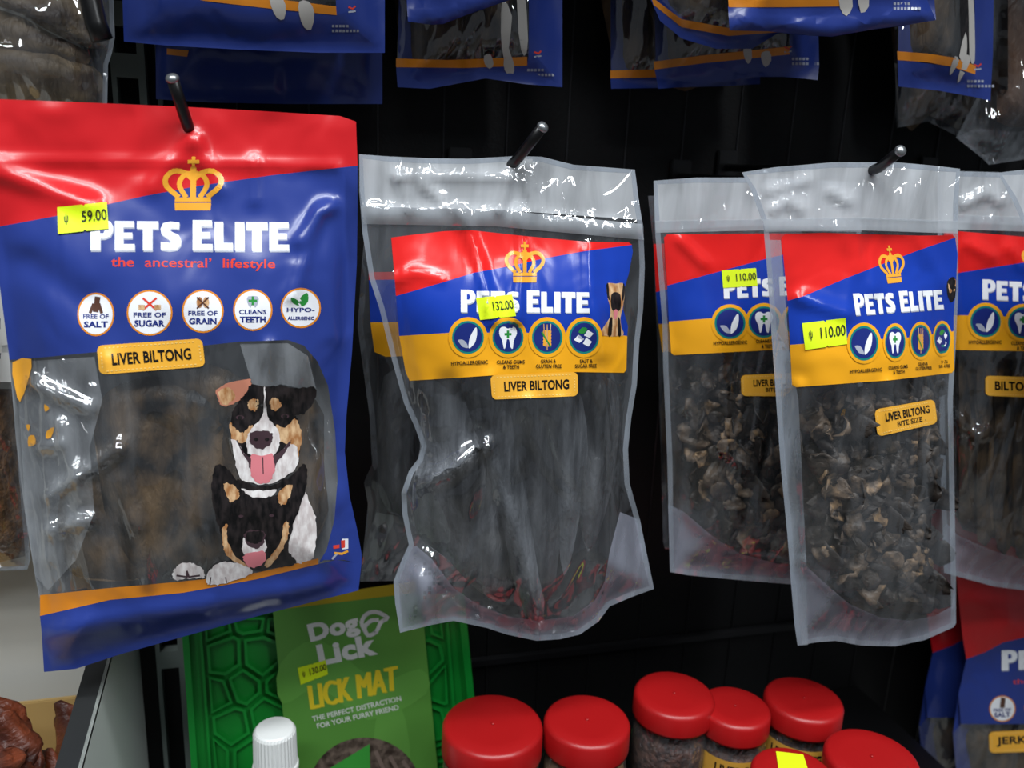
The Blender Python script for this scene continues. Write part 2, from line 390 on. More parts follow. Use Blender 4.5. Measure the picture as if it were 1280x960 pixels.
# ================================================================== the setting
XW = P1(181, 890, 0).x                      # where the black bay begins
bm = bmesh.new(); box(bm, (XW-.004, 0, -.75), (1.6, .02, .75))
wall = bm_obj('wall_back', bm, plain('black_panel', (9, 9, 10), 0.55, 0.3, dict(scale=300, dist=0.0003)))
wall['kind'] = 'structure'; wall['label'] = 'matt black back panel ruled with thin upright wires'
WIRE = plain('dark_wire', (44, 44, 47), 0.4)
wx0 = P1(472, 165, 0).x
bmw = bmesh.new(); pipe(bmw, [(0, 0, -.75), (0, 0, .75)], 0.0006, 6); mew = bpy.data.meshes.new('wire'); bmw.to_mesh(mew); bmw.free(); mew.materials.append(WIRE)
for k in range(-7, 24):
    x = wx0+k*0.0492
    if x > XW+.02 and x < 1.55:
        o = new_obj('wire', mew, wall); o.location = (x, -.0006, 0)
bm = bmesh.new(); a = P1(589, 826, 0); box(bm, (XW+.03, -.006, a.z-.004), (1.58, -.0005, a.z+.004), .001)
o = bm_obj('trim_1', bm, plain('seam_rail', (20, 20, 22), 0.35)); o['kind'] = 'structure'; o['label'] = 'thin horizontal rail low on the black panel'
bm = bmesh.new(); box(bm, (-1.2, .0, -.75), (XW-.006, .02, .75))
o = bm_obj('wall_left', bm, plain('white_panel', (196, 196, 190), 0.5, 0.4)); o['kind'] = 'structure'; o['label'] = 'off-white back panel of the neighbouring bay'
bm = bmesh.new(); box(bm, (-3, -4, -1.62), (3, .3, -1.6))
o = bm_obj('floor', bm, plain('shop_floor', (120, 118, 112), 0.4, var=((140, 138, 132), 3, (1, 1, 1)))); o['kind'] = 'structure'; o['label'] = 'grey shop floor'

# upright post with slots, behind the upper pouches
xa, xb = P1(139, 90, .012).x, P1(182, 90, .012).x
r = root('shelf_upright', (xa, -.001, -.75), 'dark grey slotted steel upright above the large red and blue pouch', 'shelf post')
ox = Vector(r.location)
POST = plain('post_grey', (120, 130, 126), 0.45, 0.4)
za = P1(160, 97, .012).z; zb = P1(160, 130, .012).z; pitch_z = (za-zb)*1.9
bm = bmesh.new()
sl0, sl1 = P1(147, 110, .012).x, P1(174, 110, .012).x
box(bm, (xa-ox.x, -.012, 0), (sl0-ox.x, 0, 1.5)); box(bm, (sl1-ox.x, -.012, 0), (xb-ox.x, 0, 1.5))
bm_obj('post_face', bm, POST, r)
bm = bmesh.new(); zc = za-14*pitch_z; web = pitch_z-(za-zb)
while zc < .74:
    if zc > -.7: box(bm, (sl0-ox.x, -.012, zc-ox.z), (sl1-ox.x, -.002, zc+web-ox.z))
    zc += pitch_z
bm_obj('post_web', bm, POST, r)
bm = bmesh.new(); box(bm, (xb+.006-ox.x, -.006, 0), (xb+.009-ox.x, 0, 1.5)); bm_obj('post_lip', bm, POST, r)

# side bracket of the shelf: plate + flange
p0, p1_ = PX(139, 820, XW), PX(102, 960, XW)
dirv = (p1_-p0)/(p1_.y-p0.y); A = p0+dirv*(-.002-p0.y); B = p0+dirv*(-.36-p0.y)
r = root('shelf_bracket', (XW, 0, -.60), 'grey shelf side bracket with black top flange beneath the large pouch', 'bracket')
ox = Vector(r.location); bm = bmesh.new()
for dx in (0, -.002):
    pass
vs = [bm.verts.new(Vector(c)-ox) for c in ((XW, -.002, A.z), (XW, B.y, B.z), (XW, B.y, -.62), (XW, -.002, -.62))]
ws = [bm.verts.new(v.co+Vector((-.002, 0, 0))) for v in vs]
bm.faces.new(vs); bm.faces.new(ws[::-1])
for i in range(4): bm.faces.new((vs[i], ws[i], ws[(i+1) % 4], vs[(i+1) % 4]))
bm_obj('plate', bm, plain('bracket_grey', (205, 212, 206), 0.5, 0.4), r)
bm = bmesh.new(); fl = .0145
vs = [bm.verts.new(Vector(c)-ox) for c in ((XW, -.002, A.z), (XW, B.y, B.z), (XW-fl, B.y, B.z), (XW-fl, -.002, A.z))]
ws = [bm.verts.new(v.co+Vector((0, 0, -.003))) for v in vs]
bm.faces.new(vs); bm.faces.new(ws[::-1])
for i in range(4): bm.faces.new((vs[i], ws[i], ws[(i+1) % 4], vs[(i+1) % 4]))
bm_obj('flange', bm, plain('flange_black', (34, 36, 37), 0.5), r)
ZS = -.525
r = root('shelf', (.45, 0, ZS), 'black steel shelf carrying the red-lidded jars and the lick mat', 'shelf')
bm = bmesh.new(); box(bm, (XW+.003-.45, -.36, -.02), (.125, -.001, 0), .001); bm_obj('shelf_board', bm, BLACKM, r)
bm = bmesh.new(); box(bm, (XW+.003-.45, -.366, -.03), (.125, -.3605, .006), .001); bm_obj('shelf_lip', bm, plain('lip_grey', (60, 60, 62), .4), r)

# ================================================================== pegs
def peg(hx, hy, d, tx, ty, dt, label, r_=.0032):
    h = P1(hx, hy, d); t = P1(tx, ty, d+dt)
    e = root('peg_hook', (h.x, 0, h.z), label, 'hook', 'black peg hooks on the panel'); o = Vector(e.location)
    bm = bmesh.new(); bend = [h+Vector((0, .012, -.0005)), h+Vector((0, .004, 0))+(t-h)*.05, h+(t-h)*.22]
    pipe(bm, [Vector((h.x, -.004, h.z-.0015))-o] + [p-o for p in bend] + [h+(t-h)*k-o for k in (.6, .97)], r_, 12)
    bm_obj('wire', bm, BLACKM, e, True)
    bm = bmesh.new(); n = (t-h).normalized()
    m = Matrix.Translation(h+(t-h)*.985-o) @ n.to_track_quat('Z', 'Y').to_matrix().to_4x4()
    bmesh.ops.create_uvsphere(bm, u_segments=14, v_segments=8, radius=r_*1.12, matrix=m @ Matrix.Diagonal((1, 1, .7, 1)))
    bm_obj('end_cap', bm, ENDM, e, True)
    bm = bmesh.new(); c = Vector((h.x, 0, h.z))-o; box(bm, (c.x-.009, -.004, c.z-.022), (c.x+.009, 0, c.z+.012), .001)
    bm_obj('base_plate', bm, BLACKM, e)
    return e

# ================================================================== pouch parts
def sticker(surf, parent, q, lines, z=0.55, asp=3.6):
    """small amber flavour sticker; lines = [(text, u0,u1,v0,v1,bold)]"""
    s = sheet('flavour_sticker', [([rrect(q, .2, asp)], STICK, z)], surf, parent, 8, label='amber rounded sticker')
    dash = []
    for k in range(22):
        for v in (.1, .9): dash.append(onq(q, [(.07+k*.0395, v-.02), (.09+k*.0395, v-.02), (.09+k*.0395, v+.02), (.07+k*.0395, v+.02)]))
    for k in range(5):
        for u in (.035, .965): dash.append(onq(q, [(u-.006, .22+k*.12), (u+.006, .22+k*.12), (u+.006, .28+k*.12), (u-.006, .28+k*.12)]))
    sheet('stitch_border', [(dash, STICKD, z+.15)], surf, s, 8)
    sheet('lettering', [(txt(t, tuple(bil(q, a, b) for a, b in ((u0, v1), (u1, v1), (u1, v0), (u0, v0))), bo), BLACK, z+.22) for t, u0, u1, v0, v1, bo in lines], surf, s, 8)
    return s
def price(surf, parent, q, value, z=0.95, mark='\u03c8', u0=.42):
    pl = onq(q, [(0, 0), (.5, 0), (.53, .06), (.56, 0), (1, 0), (1, 1), (.56, 1), (.53, .94), (.5, 1), (0, 1)])
    s = sheet('price_sticker', [([pl], PRICE, z)], surf, parent, 8, label='neon yellow price sticker')
    lay = [(txt(value, tuple(bil(q, a, b) for a, b in ((u0, .76), (.98, .76), (.98, .34), (u0, .34))), .012), PTXT, z+.40)]
    if mark: lay.append((txt(mark, tuple(bil(q, a, b) for a, b in ((.13, .70), (.21, .70), (.21, .32), (.13, .32))), .02), PTXT, z+.40))
    sheet('digits', lay, surf, s, 8)
    return s
def films(surf, e, out, header=None, zipb=None, gusset=None, cell=8, body=BODY, edge=6.5, front=None, back=True, headm=None, gusm=None, edgem=None):
    sheet('front_film', [([front or out], body, 0)], surf, e, cell, ngon=True)
    if back: sheet('rear_film', [([out], BACKF, 0)], surf, e, 20, back=True, ngon=True)
    if header: sheet('header_film', [([header], headm or HEAD, .15)], surf, e, cell, ngon=True)
    if zipb: sheet('zip_strip', [([zipb], ZIPM, .35)], surf, e, cell, ngon=True)
    if gusset: sheet('bottom_gusset', [([gusset], gusm or GUS, .15)], surf, e, cell, ngon=True)
    if edge: sheet('side_seal', [(ring(out, edge), edgem or EDGE, .22)], surf, e, cell)
def label_panel(surf, e, top, right, bottom, left, red_line, yel_line, z=.45, cell=8):
    """red / blue / amber label; sides run clockwise from the top left, the two lines left -> right"""
    ra, rl = red_line[-1][1], red_line[0][1]; ya, yl = yel_line[-1][1], yel_line[0][1]
    blue = red_line+[p for p in right if ra+1 < p[1] < ya-1]+yel_line[::-1]+[p for p in left if rl+1 < p[1] < yl-1]
    base = sheet('label', [([blue], LBLUE, z)], surf, e, cell, ngon=True, label='red, blue and amber printed label')
    red = top+[p for p in right if p[1] < ra-1]+red_line[::-1]+[p for p in left if p[1] < rl-1]
    sheet('red_field', [([red], LRED, z)], surf, base, cell, ngon=True)
    am = yel_line+[p for p in right if p[1] > ya+1]+bottom+[p for p in left if p[1] > yl+1]
    sheet('amber_field', [([am], YEL, z)], surf, base, cell, ngon=True)
    return base
def slab(name, poly, surf, T, mat, label, cat, group=None, clear=.0015, cell=9, wdt=16, seed=0, amp=.0026, deep=0.0):
    """a dried slab lying against the inside of the front film"""
    class S2: pass
    s2 = S2()
    def fd(px, py):
        px = np.asarray(px, float); py = np.asarray(py, float)
        k = np.clip(seg_dist(px, py, poly)/wdt, 0, 1)
        nz = np.array([mnoise.noise((x/26, y/60, seed*5.1)) + .6*mnoise.noise((x/9, y/24, seed)) for x, y in zip(px, py)])
        return surf.d(px, py)-clear-deep-T*.75*(1-np.sin(k*math.pi/2))-amp*(1+nz)
    def bd(px, py):
        px = np.asarray(px, float); py = np.asarray(py, float)
        k = np.clip(seg_dist(px, py, poly)/wdt, 0, 1)
        return surf.d(px, py)-clear-deep-T*.75-T*.35*np.sin(k*math.pi/2)-amp
    s2.d = fd; s2.back = bd
    c = np.mean(np.array(poly), 0); e = None
    a = sheet(name, [([poly], mat, 0)], s2, None, cell, ngon=True)
    b = sheet(name, [([poly], mat, 0)], s2, None, cell*2, back=True, ngon=True)
    bm = bmesh.new(); bm.from_mesh(a.data); bm.from_mesh(b.data)
    loc = Vector(P(c[0], c[1], float(np.ravel(fd(c[:1], c[1:]))[0]))[0])
    for v in bm.verts: v.co -= loc
    me = bpy.data.meshes.new(name); bm.to_mesh(me); bm.free(); me.materials.append(mat)
    me.polygons.foreach_set('use_smooth', [True]*len(me.polygons))
    for o in (a, b): q = o.data; bpy.data.objects.remove(o); bpy.data.meshes.remove(q)
    o = bpy.data.objects.new(name, me); col.objects.link(o); o.location = loc
    return tag(o, label, cat, group)
# small dried bites: a few curled flakes
def bite_mat():
    m, t, o = nt('dried_bite'); p = t.nodes.new('ShaderNodeBsdfPrincipled'); oi = t.nodes.new('ShaderNodeObjectInfo')
    r = t.nodes.new('ShaderNodeValToRGB'); el = r.color_ramp.elements
    el[0].color = lin((34, 29, 26)); el[1].color = lin((182, 146, 104)); e = el.new(.4); e.color = lin((66, 56, 47)); e = el.new(.75); e.color = lin((112, 93, 74))
    tc = t.nodes.new('ShaderNodeTexCoord'); n = t.nodes.new('ShaderNodeTexNoise'); n.inputs['Scale'].default_value = 150; n.inputs['Detail'].default_value = 4
    L(t, tc.outputs['Object'], n.inputs['Vector'])
    ad = t.nodes.new('ShaderNodeMath'); ad.operation = 'MULTIPLY_ADD'; ad.inputs[1].default_value = .7; L(t, oi.outputs['Random'], ad.inputs[0])
    sb = t.nodes.new('ShaderNodeMath'); sb.operation = 'MULTIPLY_ADD'; sb.inputs[1].default_value = 1.1; sb.inputs[2].default_value = -.45; L(t, n.outputs['Fac'], sb.inputs[0])
    L(t, sb.outputs[0], ad.inputs[2]); L(t, ad.outputs[0], r.inputs[0]); L(t, r.outputs[0], p.inputs['Base Color'])
    p.inputs['Roughness'].default_value = .5
    b = bumpy(t, 260, .0012, detail=3); L(t, b.outputs[0], p.inputs['Normal']); L(t, p.outputs[0], o.inputs[0])
    return m
BITE = bite_mat()
def bite_mesh(k):
    rnd = random.Random(k); bm = bmesh.new(); n, mth = 9, 6
    A, Bc = rnd.uniform(.007, .011), rnd.uniform(.0045, .0075); curl = rnd.uniform(-70, 70); top = []; bot = []
    for i in range(n):
        u = i/(n-1)*2-1; wv = Bc*math.sqrt(max(0.02, 1-u*u*.92))*(1+.3*mnoise.noise((u*2, k, 0))); ra, rb = [], []
        for j in range(mth):
            v = j/(mth-1)*2-1; x = u*A; y = v*wv; z = curl*u*u*A*.6*.02+.0022*mnoise.noise((u*2.2, v*2.2, k*3.3))*1.6+abs(v)*v*.0015*(1 if k % 2 else -1)
            z += math.sin(u*2.4+k)*.0024
            th = .0016*(1-.7*max(abs(u), abs(v))**2)
            ra.append(bm.verts.new((x, y, z+th))); rb.append(bm.verts.new((x, y, z-th)))
        top.append(ra); bot.append(rb)
    for i in range(n-1):
        for j in range(mth-1):
            bm.faces.new((top[i][j], top[i+1][j], top[i+1][j+1], top[i][j+1])); bm.faces.new((bot[i][j], bot[i][j+1], bot[i+1][j+1], bot[i+1][j]))
    for i in range(n-1):
        bm.faces.new((top[i][0], bot[i][0], bot[i+1][0], top[i+1][0])); bm.faces.new((top[i][-1], top[i+1][-1], bot[i+1][-1], bot[i][-1]))
    for j in range(mth-1):
        bm.faces.new((top[0][j], top[0][j+1], bot[0][j+1], bot[0][j])); bm.faces.new((top[-1][j], bot[-1][j], bot[-1][j+1], top[-1][j+1]))
    bmesh.ops.recalc_face_normals(bm, faces=bm.faces[:])
    me = bpy.data.meshes.new('dried_bite'); bm.to_mesh(me); bm.free(); me.materials.append(BITE)
    me.polygons.foreach_set('use_smooth', [True]*len(me.polygons))
    return me
BITES = [bite_mesh(k) for k in range(8)]
def scatter(poly, step, seed, inset=13):
    rnd = random.Random(seed); xs = [p[0] for p in poly]; ys = [p[1] for p in poly]; out = []
    y = min(ys); row = 0
    while y < max(ys):
        x = min(xs)+(step/2 if row % 2 else 0)
        while x < max(xs):
            a, b = x+rnd.uniform(-.3, .3)*step, y+rnd.uniform(-.3, .3)*step
            if inside(np.array([a]), np.array([b]), poly)[0] and seg_dist(np.array([a]), np.array([b]), poly)[0] > inset: out.append((a, b))
            x += step
        y += step*.86; row += 1
    return out
def bites(poly, surf, step, seed, label, group, name='dried_bite', depth=.010, scale=(.8, 1.3), stuff=None):
    rnd = random.Random(seed+99); pts = scatter(poly, step, seed)
    for (x, y) in pts:
        d = float(surf.d([x], [y])[0]); p = P1(x, y, d-rnd.uniform(.0105, depth))
        o = bpy.data.objects.new(name, rnd.choice(BITES)); col.objects.link(o); o.location = p
        o.rotation_euler = (R(90)+rnd.uniform(-.35, .35), rnd.uniform(0, 6.28), rnd.uniform(-.35, .35)); s = rnd.uniform(*scale); o.scale = (s, s, s)
        tag(o, label, 'dog treat', group)
    return len(pts)
def bite_pack(poly, surf, step, seed, parent, depth0, name='packed_bites'):
    """the uncountable rest of the bites deeper inside the pouch, as one piece of stuff"""
    rnd = random.Random(seed); bm = bmesh.new(); o = origin(parent)
    for (x, y) in scatter(poly, step, seed, 4):
        d = float(surf.d([x], [y])[0]); p = P1(x, y, d-depth0-rnd.uniform(0, .004)); n0 = len(bm.verts)
        me = rnd.choice(BITES); bm.from_mesh(me); bm.verts.ensure_lookup_table()
        M = Matrix.Translation(p-o) @ Matrix.Rotation(R(90)+rnd.uniform(-.5, .5), 4, 'X') @ Matrix.Rotation(rnd.uniform(0, 6.28), 4, 'Y') @ Matrix.Scale(1.5, 4)
        for v in bm.verts[n0:]: v.co = M @ v.co
    ob = bm_obj(name, bm, plain('dark_bites', (48, 41, 36), .55, .4, dict(scale=200, dist=.001)), parent, True); ob['kind'] = 'stuff'
    return ob
# unseen shelf, added over the upper row to put it in shade
r = root('shelf', (.3, 0, .33), 'unseen black shelf added above to shade the upper row of pouches', 'shelf')
bm = bmesh.new(); box(bm, (-.95, -.28, 0), (1.25, -.001, .02), .001); bm_obj('shelf_board', bm, BLACKM, r)
bm = bmesh.new(); box(bm, (-.95, -.286, -.01), (1.25, -.2805, .03), .001); bm_obj('shelf_lip', bm, BLACKM, r)
# ================================================================== large red and blue pouch
def Z(x0, y0, sc, pts): return [(x0+a/sc, y0+b/sc) for a, b in pts]
top = [(-28, 122), (0, 124), (80, 127), (150, 130), (240, 134), (330, 139), (425, 145), (445, 152)]
right = [(447, 207), (447, 260), (446, 330), (440, 440), (433, 520), (431, 565), (437, 620), (446, 660), (452, 692)]
bottom = [(452, 705), (448, 738), (400, 750), (330, 768), (250, 790), (150, 818), (95, 836), (55, 840)]
left = [(52, 790), (50, 752), (42, 710), (31, 640), (20, 550), (12, 450), (4, 390), (-4, 330), (-14, 290), (-22, 200)]
out = top+right+bottom+left
BIG = Surf(out, .138, H=.020, margin=10, width=85, lo=.10, hi=.38, amp=.0022, sx=75, sy=85, seed=3, lean=.012, creases=(
    ([(-20, 199), (240, 203), (420, 208)], .0012, 5), ([(238, 176), (190, 232)], .0022, 14), ([(245, 176), (272, 236)], .0022, 12),
    ([(318, 200), (318, 250)], .002, 9), ([(0, 215), (70, 240), (115, 255)], .0035, 14), ([(40, 330), (105, 375)], -.003, 22), ([(375, 300), (400, 262), (412, 258)], .003, 10),
    ([(400, 265), (365, 370)], .0022, 10), ([(412, 262), (418, 420)], .002, 12), ([(335, 430), (330, 500)], .002, 8), ([(135, 450), (150, 560), (170, 660)], .0022, 9),
    ([(60, 620), (150, 560)], .005, 8), ([(45, 480), (110, 510)], .0045, 9), ([(60, 590), (60, 700)], .003, 8), ([(50, 560), (72, 556)], .004, 7), ([(62, 665), (110, 650)], .0045, 8), ([(75, 530), (100, 620)], .003, 8), ([(150, 600), (185, 730)], .002, 8), ([(60, 792), (240, 762), (400, 735)], .005, 17),
    ([(430, 540), (415, 600)], -.002, 14)))
hole = (239, 170)
e = root('treat_pouch', P1(*hole, .138), 'large red and blue pouch printed with two dogs, hanging on the leftmost peg', 'pouch', 'red and blue window pouches')
red_line = [(-16, 287), (0, 283), (70, 270), (180, 245), (250, 232), (340, 219), (420, 210), (447, 207)]
win_top = [(12, 450), (60, 446), (120, 440), (255, 432), (300, 427), (360, 425)]
win_right = [(380, 432), (397, 452), (410, 482), (419, 540), (422, 600), (418, 650), (408, 688), (398, 704)]
strip_top = [(398, 698), (321, 716), (256, 724), (183, 731), (137, 735), (50, 744)]
strip_bot = [(50, 770), (137, 750), (229, 741), (321, 724), (398, 705)]
lw = [p for p in left if 455 < p[1] < 742]
sheet('rear_film', [([out], SILV, 0)], BIG, e, 20, back=True, ngon=True)
sheet('red_panel', [([top+[(447, 207)]+red_line[::-1]+[(-22, 200)]], RED, 0)], BIG, e, 8, ngon=True)
sheet('blue_panel', [([red_line+right+[(452, 705), (430, 700), (405, 700)]+win_right[::-1]+win_top[::-1]+[(4, 390), (-4, 330)]], BLUE, 0)], BIG, e, 8, ngon=True)
sheet('window_film', [([win_top+win_right+strip_top[1:]+[(44, 725)]+lw], WINF, 0)], BIG, e, 8, ngon=True)
sheet('side_fold', [([[(20, 452), (60, 450), (118, 446), (128, 500), (112, 560), (118, 640), (95, 700), (60, 738), (44, 720), (32, 640)]], film('fold_sheen_film', .42, (214, 217, 220), vary=.6, crinkle=CRH), -1.2)], BIG, e, 8)
sheet('top_sheen', [([[(300, 430), (360, 429), (385, 445), (396, 490), (350, 480), (322, 500), (312, 470)]], film('fold_sheen_film', .42), -1.2)], BIG, e, 8)  # milky patch standing for light reflected off the creased window film
sheet('orange_stripe', [([strip_top[::-1]+strip_bot[::-1]], ORG, .12)], BIG, e, 8, ngon=True)
sheet('blue_base', [([strip_bot+[(420, 700), (452, 704)]+bottom[1:]+[(52, 790)]], BLUE, .05)], BIG, e, 8, ngon=True)
sheet('paw_prints', [([smooth(Z(0, 260, 1.917, p), 2) for p in ([(30, 370), (75, 362), (68, 410), (48, 465), (36, 430)], [(62, 520), (72, 520), (68, 535)], [(106, 470), (118, 480), (108, 488)], [(112, 535), (130, 525), (122, 550), (110, 552)], [(68, 548), (82, 545), (85, 565), (68, 572)])], GOLD, .2)], BIG, e, 8)
sheet('crown', crown(((206, 195), (278, 195), (278, 263), (204, 263))), BIG, e, 8, label='gold printed crown')
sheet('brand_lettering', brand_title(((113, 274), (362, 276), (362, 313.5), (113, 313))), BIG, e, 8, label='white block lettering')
sheet('tagline', [(txt('the  ancestral\u2019  lifestyle', ((139, 321), (344, 324), (344, 339), (139, 337)), .012), REDT, .15)], BIG, e, 8, label='small red lettering')
for cx, cy, rx, ry, l1, l2, k in ((119.8, 393, 21, 25, 'FREE OF', 'SALT', 0), (187, 391, 26.5, 26.5, 'FREE OF', 'SUGAR', 1), (253.5, 389, 24, 25, 'FREE OF', 'GRAIN', 2), (316, 387.5, 22.5, 24, 'CLEANS', 'TEETH', 3), (376, 385, 23, 23, 'HYPO-', 'ALLERGENIC', 4)):
    b = sheet('claim_badge', [([circ(cx, cy, rx+2.2, ry+2.2)], ORG, .15), ([circ(cx, cy, rx, ry)], WHITE, .25)], BIG, e, 8, label='round white badge')
    lay = [(txt(l1, line_q(cx-rx*.76, cy+ry*.22, cx+rx*.76, cy+ry*.22, ry*.24), .03), NAVY, .36), (txt(l2, line_q(cx-rx*.72, cy+ry*.66, cx+rx*.72, cy+ry*.66, ry*(.32 if k < 4 else .2)), .045), NAVY, .36)]
    if k == 0: g = [([p for p in stroke([(cx, cy-ry*.2), (cx+2, cy-ry*.8)], 7)+stroke([(cx-7, cy-ry*.1), (cx-3, cy-ry*.5)], 4)+stroke([(cx+7, cy-ry*.1), (cx+4, cy-ry*.5)], 4)], DBROWN)]
    elif k == 1: g = [(stroke([(cx-8, cy-18), (cx+8, cy-4)], 2.6)+stroke([(cx+8, cy-18), (cx-8, cy-4)], 2.6), REDT), ([[(cx-14, cy-10), (cx-6, cy-10), (cx-6, cy-4), (cx-14, cy-4)], [(cx+6, cy-10), (cx+14, cy-10), (cx+14, cy-4), (cx+6, cy-4)]], TAN)]
    elif k == 2: g = [([circ(cx-4, cy-11, 4, 7, 12), circ(cx+4, cy-11, 4, 7, 12)], TAN), (stroke([(cx-7, cy-17), (cx+7, cy-4)], 2)+stroke([(cx+7, cy-17), (cx-7, cy-4)], 2), DBROWN)]
    elif k == 3: g = [([smooth([(cx-6, cy-17), (cx+6, cy-17), (cx+7, cy-10), (cx+3, cy-3), (cx, cy-8), (cx-3, cy-3), (cx-7, cy-10)], 2)], SHADOWG), (stroke([(cx, cy-16), (cx, cy-7)], 3)+stroke([(cx-4.5, cy-11.5), (cx+4.5, cy-11.5)], 3), GREENP)]
    else: g = [([smooth([(cx, cy-2), (cx-10, cy-6), (cx-12, cy-13), (cx-3, cy-9)], 3), smooth([(cx+1, cy-2), (cx-1, cy-12), (cx+8, cy-19), (cx+9, cy-8)], 3)], GREENP)]
    sheet('badge_print', lay+[(p, m, .36+.05*i) for i, (p, m) in enumerate(g)], BIG, b, 8)
_fr = random.Random(77)
D = lambda pts, n=6: [(x+_fr.uniform(-1.1, 1.1), y+_fr.uniform(-1.1, 1.1)) for x, y in smooth(Z(240, 450, 3.2, pts), n)]      # ragged fur edge
big_head = D([(215, 95), (290, 103), (360, 103), (420, 112), (492, 112), (490, 160), (455, 210), (415, 225), (432, 255), (437, 330), (422, 420), (370, 470), (300, 495), (235, 490), (185, 460), (160, 330), (152, 260), (165, 200), (185, 170), (205, 130)])
dog1 = [([big_head], DBLACK, .15), ([D([(105, 112), (215, 75), (236, 88), (216, 130), (182, 168), (128, 186), (104, 160)])], EARP, .22), ([D([(105, 130), (150, 110), (170, 150), (128, 180)])], TAN, .27),
        ([D([(152, 252), (172, 275), (205, 290), (240, 258), (235, 300), (215, 330), (180, 330), (160, 340)])], TAN, .22), ([D([(335, 262), (370, 270), (412, 236), (436, 280), (434, 345), (415, 400), (392, 340), (350, 325)])], TAN, .22),
        ([D([(158, 318), (180, 330), (230, 395), (330, 395), (390, 335), (424, 360), (418, 430), (360, 475), (300, 497), (235, 492), (188, 465), (168, 380)])], DWHITE, .27),
        ([D([(286, 120), (292, 120), (300, 225), (335, 265), (352, 330), (325, 385), (240, 385), (215, 335), (235, 275), (283, 225)])], DWHITE, .32),
        ([D([(178, 322), (205, 365), (232, 388), (330, 380), (372, 345), (396, 318), (385, 352), (345, 405), (318, 450), (250, 455), (222, 405)])], NOSE, .37),
        ([D([(238, 378), (282, 385), (322, 378), (330, 440), (310, 485), (262, 490), (236, 455)])], PINK, .42), ([Z(240, 450, 3.2, p) for p in stroke([(283, 390), (285, 455)], 4)], NOSE, .46),
        ([D([(234, 292), (275, 283), (320, 293), (316, 332), (280, 358), (238, 336)])], NOSE, .42), ([Z(240, 450, 3.2, circ(256, 318, 9, 7, 10)), Z(240, 450, 3.2, circ(300, 318, 9, 7, 10))], DBLACK, .46),
        ([D([(224, 172), (240, 156), (264, 162), (266, 190), (248, 204), (228, 194)]), D([(310, 165), (328, 152), (348, 160), (356, 182), (336, 202), (314, 192)])], TAN, .27),
        ([Z(240, 450, 3.2, circ(192, 230, 17, 9, 12)), Z(240, 450, 3.2, circ(372, 225, 17, 9, 12))], NOSE, .27), ([Z(240, 450, 3.2, circ(192, 231, 9, 8, 10)), Z(240, 450, 3.2, circ(372, 226, 9, 8, 10))], DBLACK, .32),
        ([D([(195, 505), (260, 522), (330, 508), (325, 540), (262, 556), (215, 535)])], DWHITE, .20), ([D([(185, 478), (255, 505), (330, 498), (375, 475), (372, 502), (300, 522), (200, 512)])], DBLACK, .3),
        ([D([(440, 515), (478, 590), (497, 650), (492, 760), (470, 808), (425, 812), (385, 770), (385, 700), (405, 630)])], DWHITE, .12)]
sheet('dog_print', dog1, BIG, e, 8, label='printed black, white and tan dog with open mouth')
dog2 = [([D([(80, 470), (98, 420), (135, 430), (190, 500), (230, 545), (330, 545), (365, 500), (420, 440), (452, 415), (462, 480), (432, 590), (405, 660), (388, 760), (415, 800), (410, 818), (350, 830), (250, 842), (165, 815), (128, 730), (100, 640), (80, 560)])], DBLACK, .5),
        ([D([(128, 495), (178, 508), (188, 545), (152, 565)]), D([(350, 522), (402, 498), (380, 570), (350, 574)])], TAN, .56),
        ([D([(122, 672), (140, 660), (142, 720), (175, 785), (230, 828), (190, 818), (138, 780), (122, 730)]), D([(368, 655), (384, 652), (386, 692), (358, 765), (305, 832), (296, 808), (350, 735)])], TAN, .56),
        ([D([(205, 710), (240, 735), (290, 715), (290, 770), (210, 775)])], DWHITE, .54), ([D([(212, 690), (250, 680), (292, 690), (285, 735), (250, 755), (215, 735)])], NOSE, .58), ([D([(220, 690), (250, 684), (284, 690), (280, 720), (250, 735), (222, 722)])], DBLACK, .62),
        ([D([(212, 775), (285, 765), (293, 802), (250, 832), (214, 815)])], PINK, .62), ([Z(240, 450, 3.2, circ(196, 625, 10, 6, 10)), Z(240, 450, 3.2, circ(318, 622, 10, 6, 10))], NOSE, .56),
        ([D([(58, 885), (72, 840), (120, 808), (190, 815), (242, 842), (222, 862), (135, 895), (80, 898)])], DWHITE, .62), ([Z(240, 450, 3.2, p) for p in stroke([(75, 870), (72, 895)], 5)+stroke([(135, 870), (138, 890)], 5)], NOSE, .66),
        ([D([(-75, 848), (-50, 818), (0, 812), (42, 835), (48, 868), (0, 872), (-70, 880)])], DWHITE, .5), ([Z(240, 450, 3.2, p) for p in stroke([(-60, 862), (-20, 868), (-20, 845), (-12, 868), (30, 862)], 7)], NOSE, .56)]
sheet('dog_print', dog2, BIG, e, 8, label='printed small black dog with paws on the stripe')
sheet('flag_mark', [([Z(240, 450, 3.2, p) for p in ([(600, 715), (625, 715), (625, 755), (600, 758)],)], WHITE, .2), ([Z(240, 450, 3.2, [(596, 722), (612, 720), (612, 750), (598, 754)])], REDT, .26), ([Z(240, 450, 3.2, [(565, 742), (590, 738), (590, 752), (566, 756)])], REDT, .2), ([Z(240, 450, 3.2, p) for p in stroke([(572, 772), (600, 775), (622, 765)], 9)], GOLD, .26), ([Z(240, 450, 3.2, p) for p in stroke([(562, 795), (580, 775)], 8)], SHADOWG, .24)], BIG, e, 0)
sticker(BIG, e, ((120.7, 432), (252.7, 423), (256.6, 458), (124.4, 468.4)), [('LIVER BILTONG', .13, .88, .28, .70, .03)])
price(BIG, e, ((71.5, 259), (133.4, 252.5), (135.8, 285.7), (72.4, 292.4)), '59.00', u0=.48)
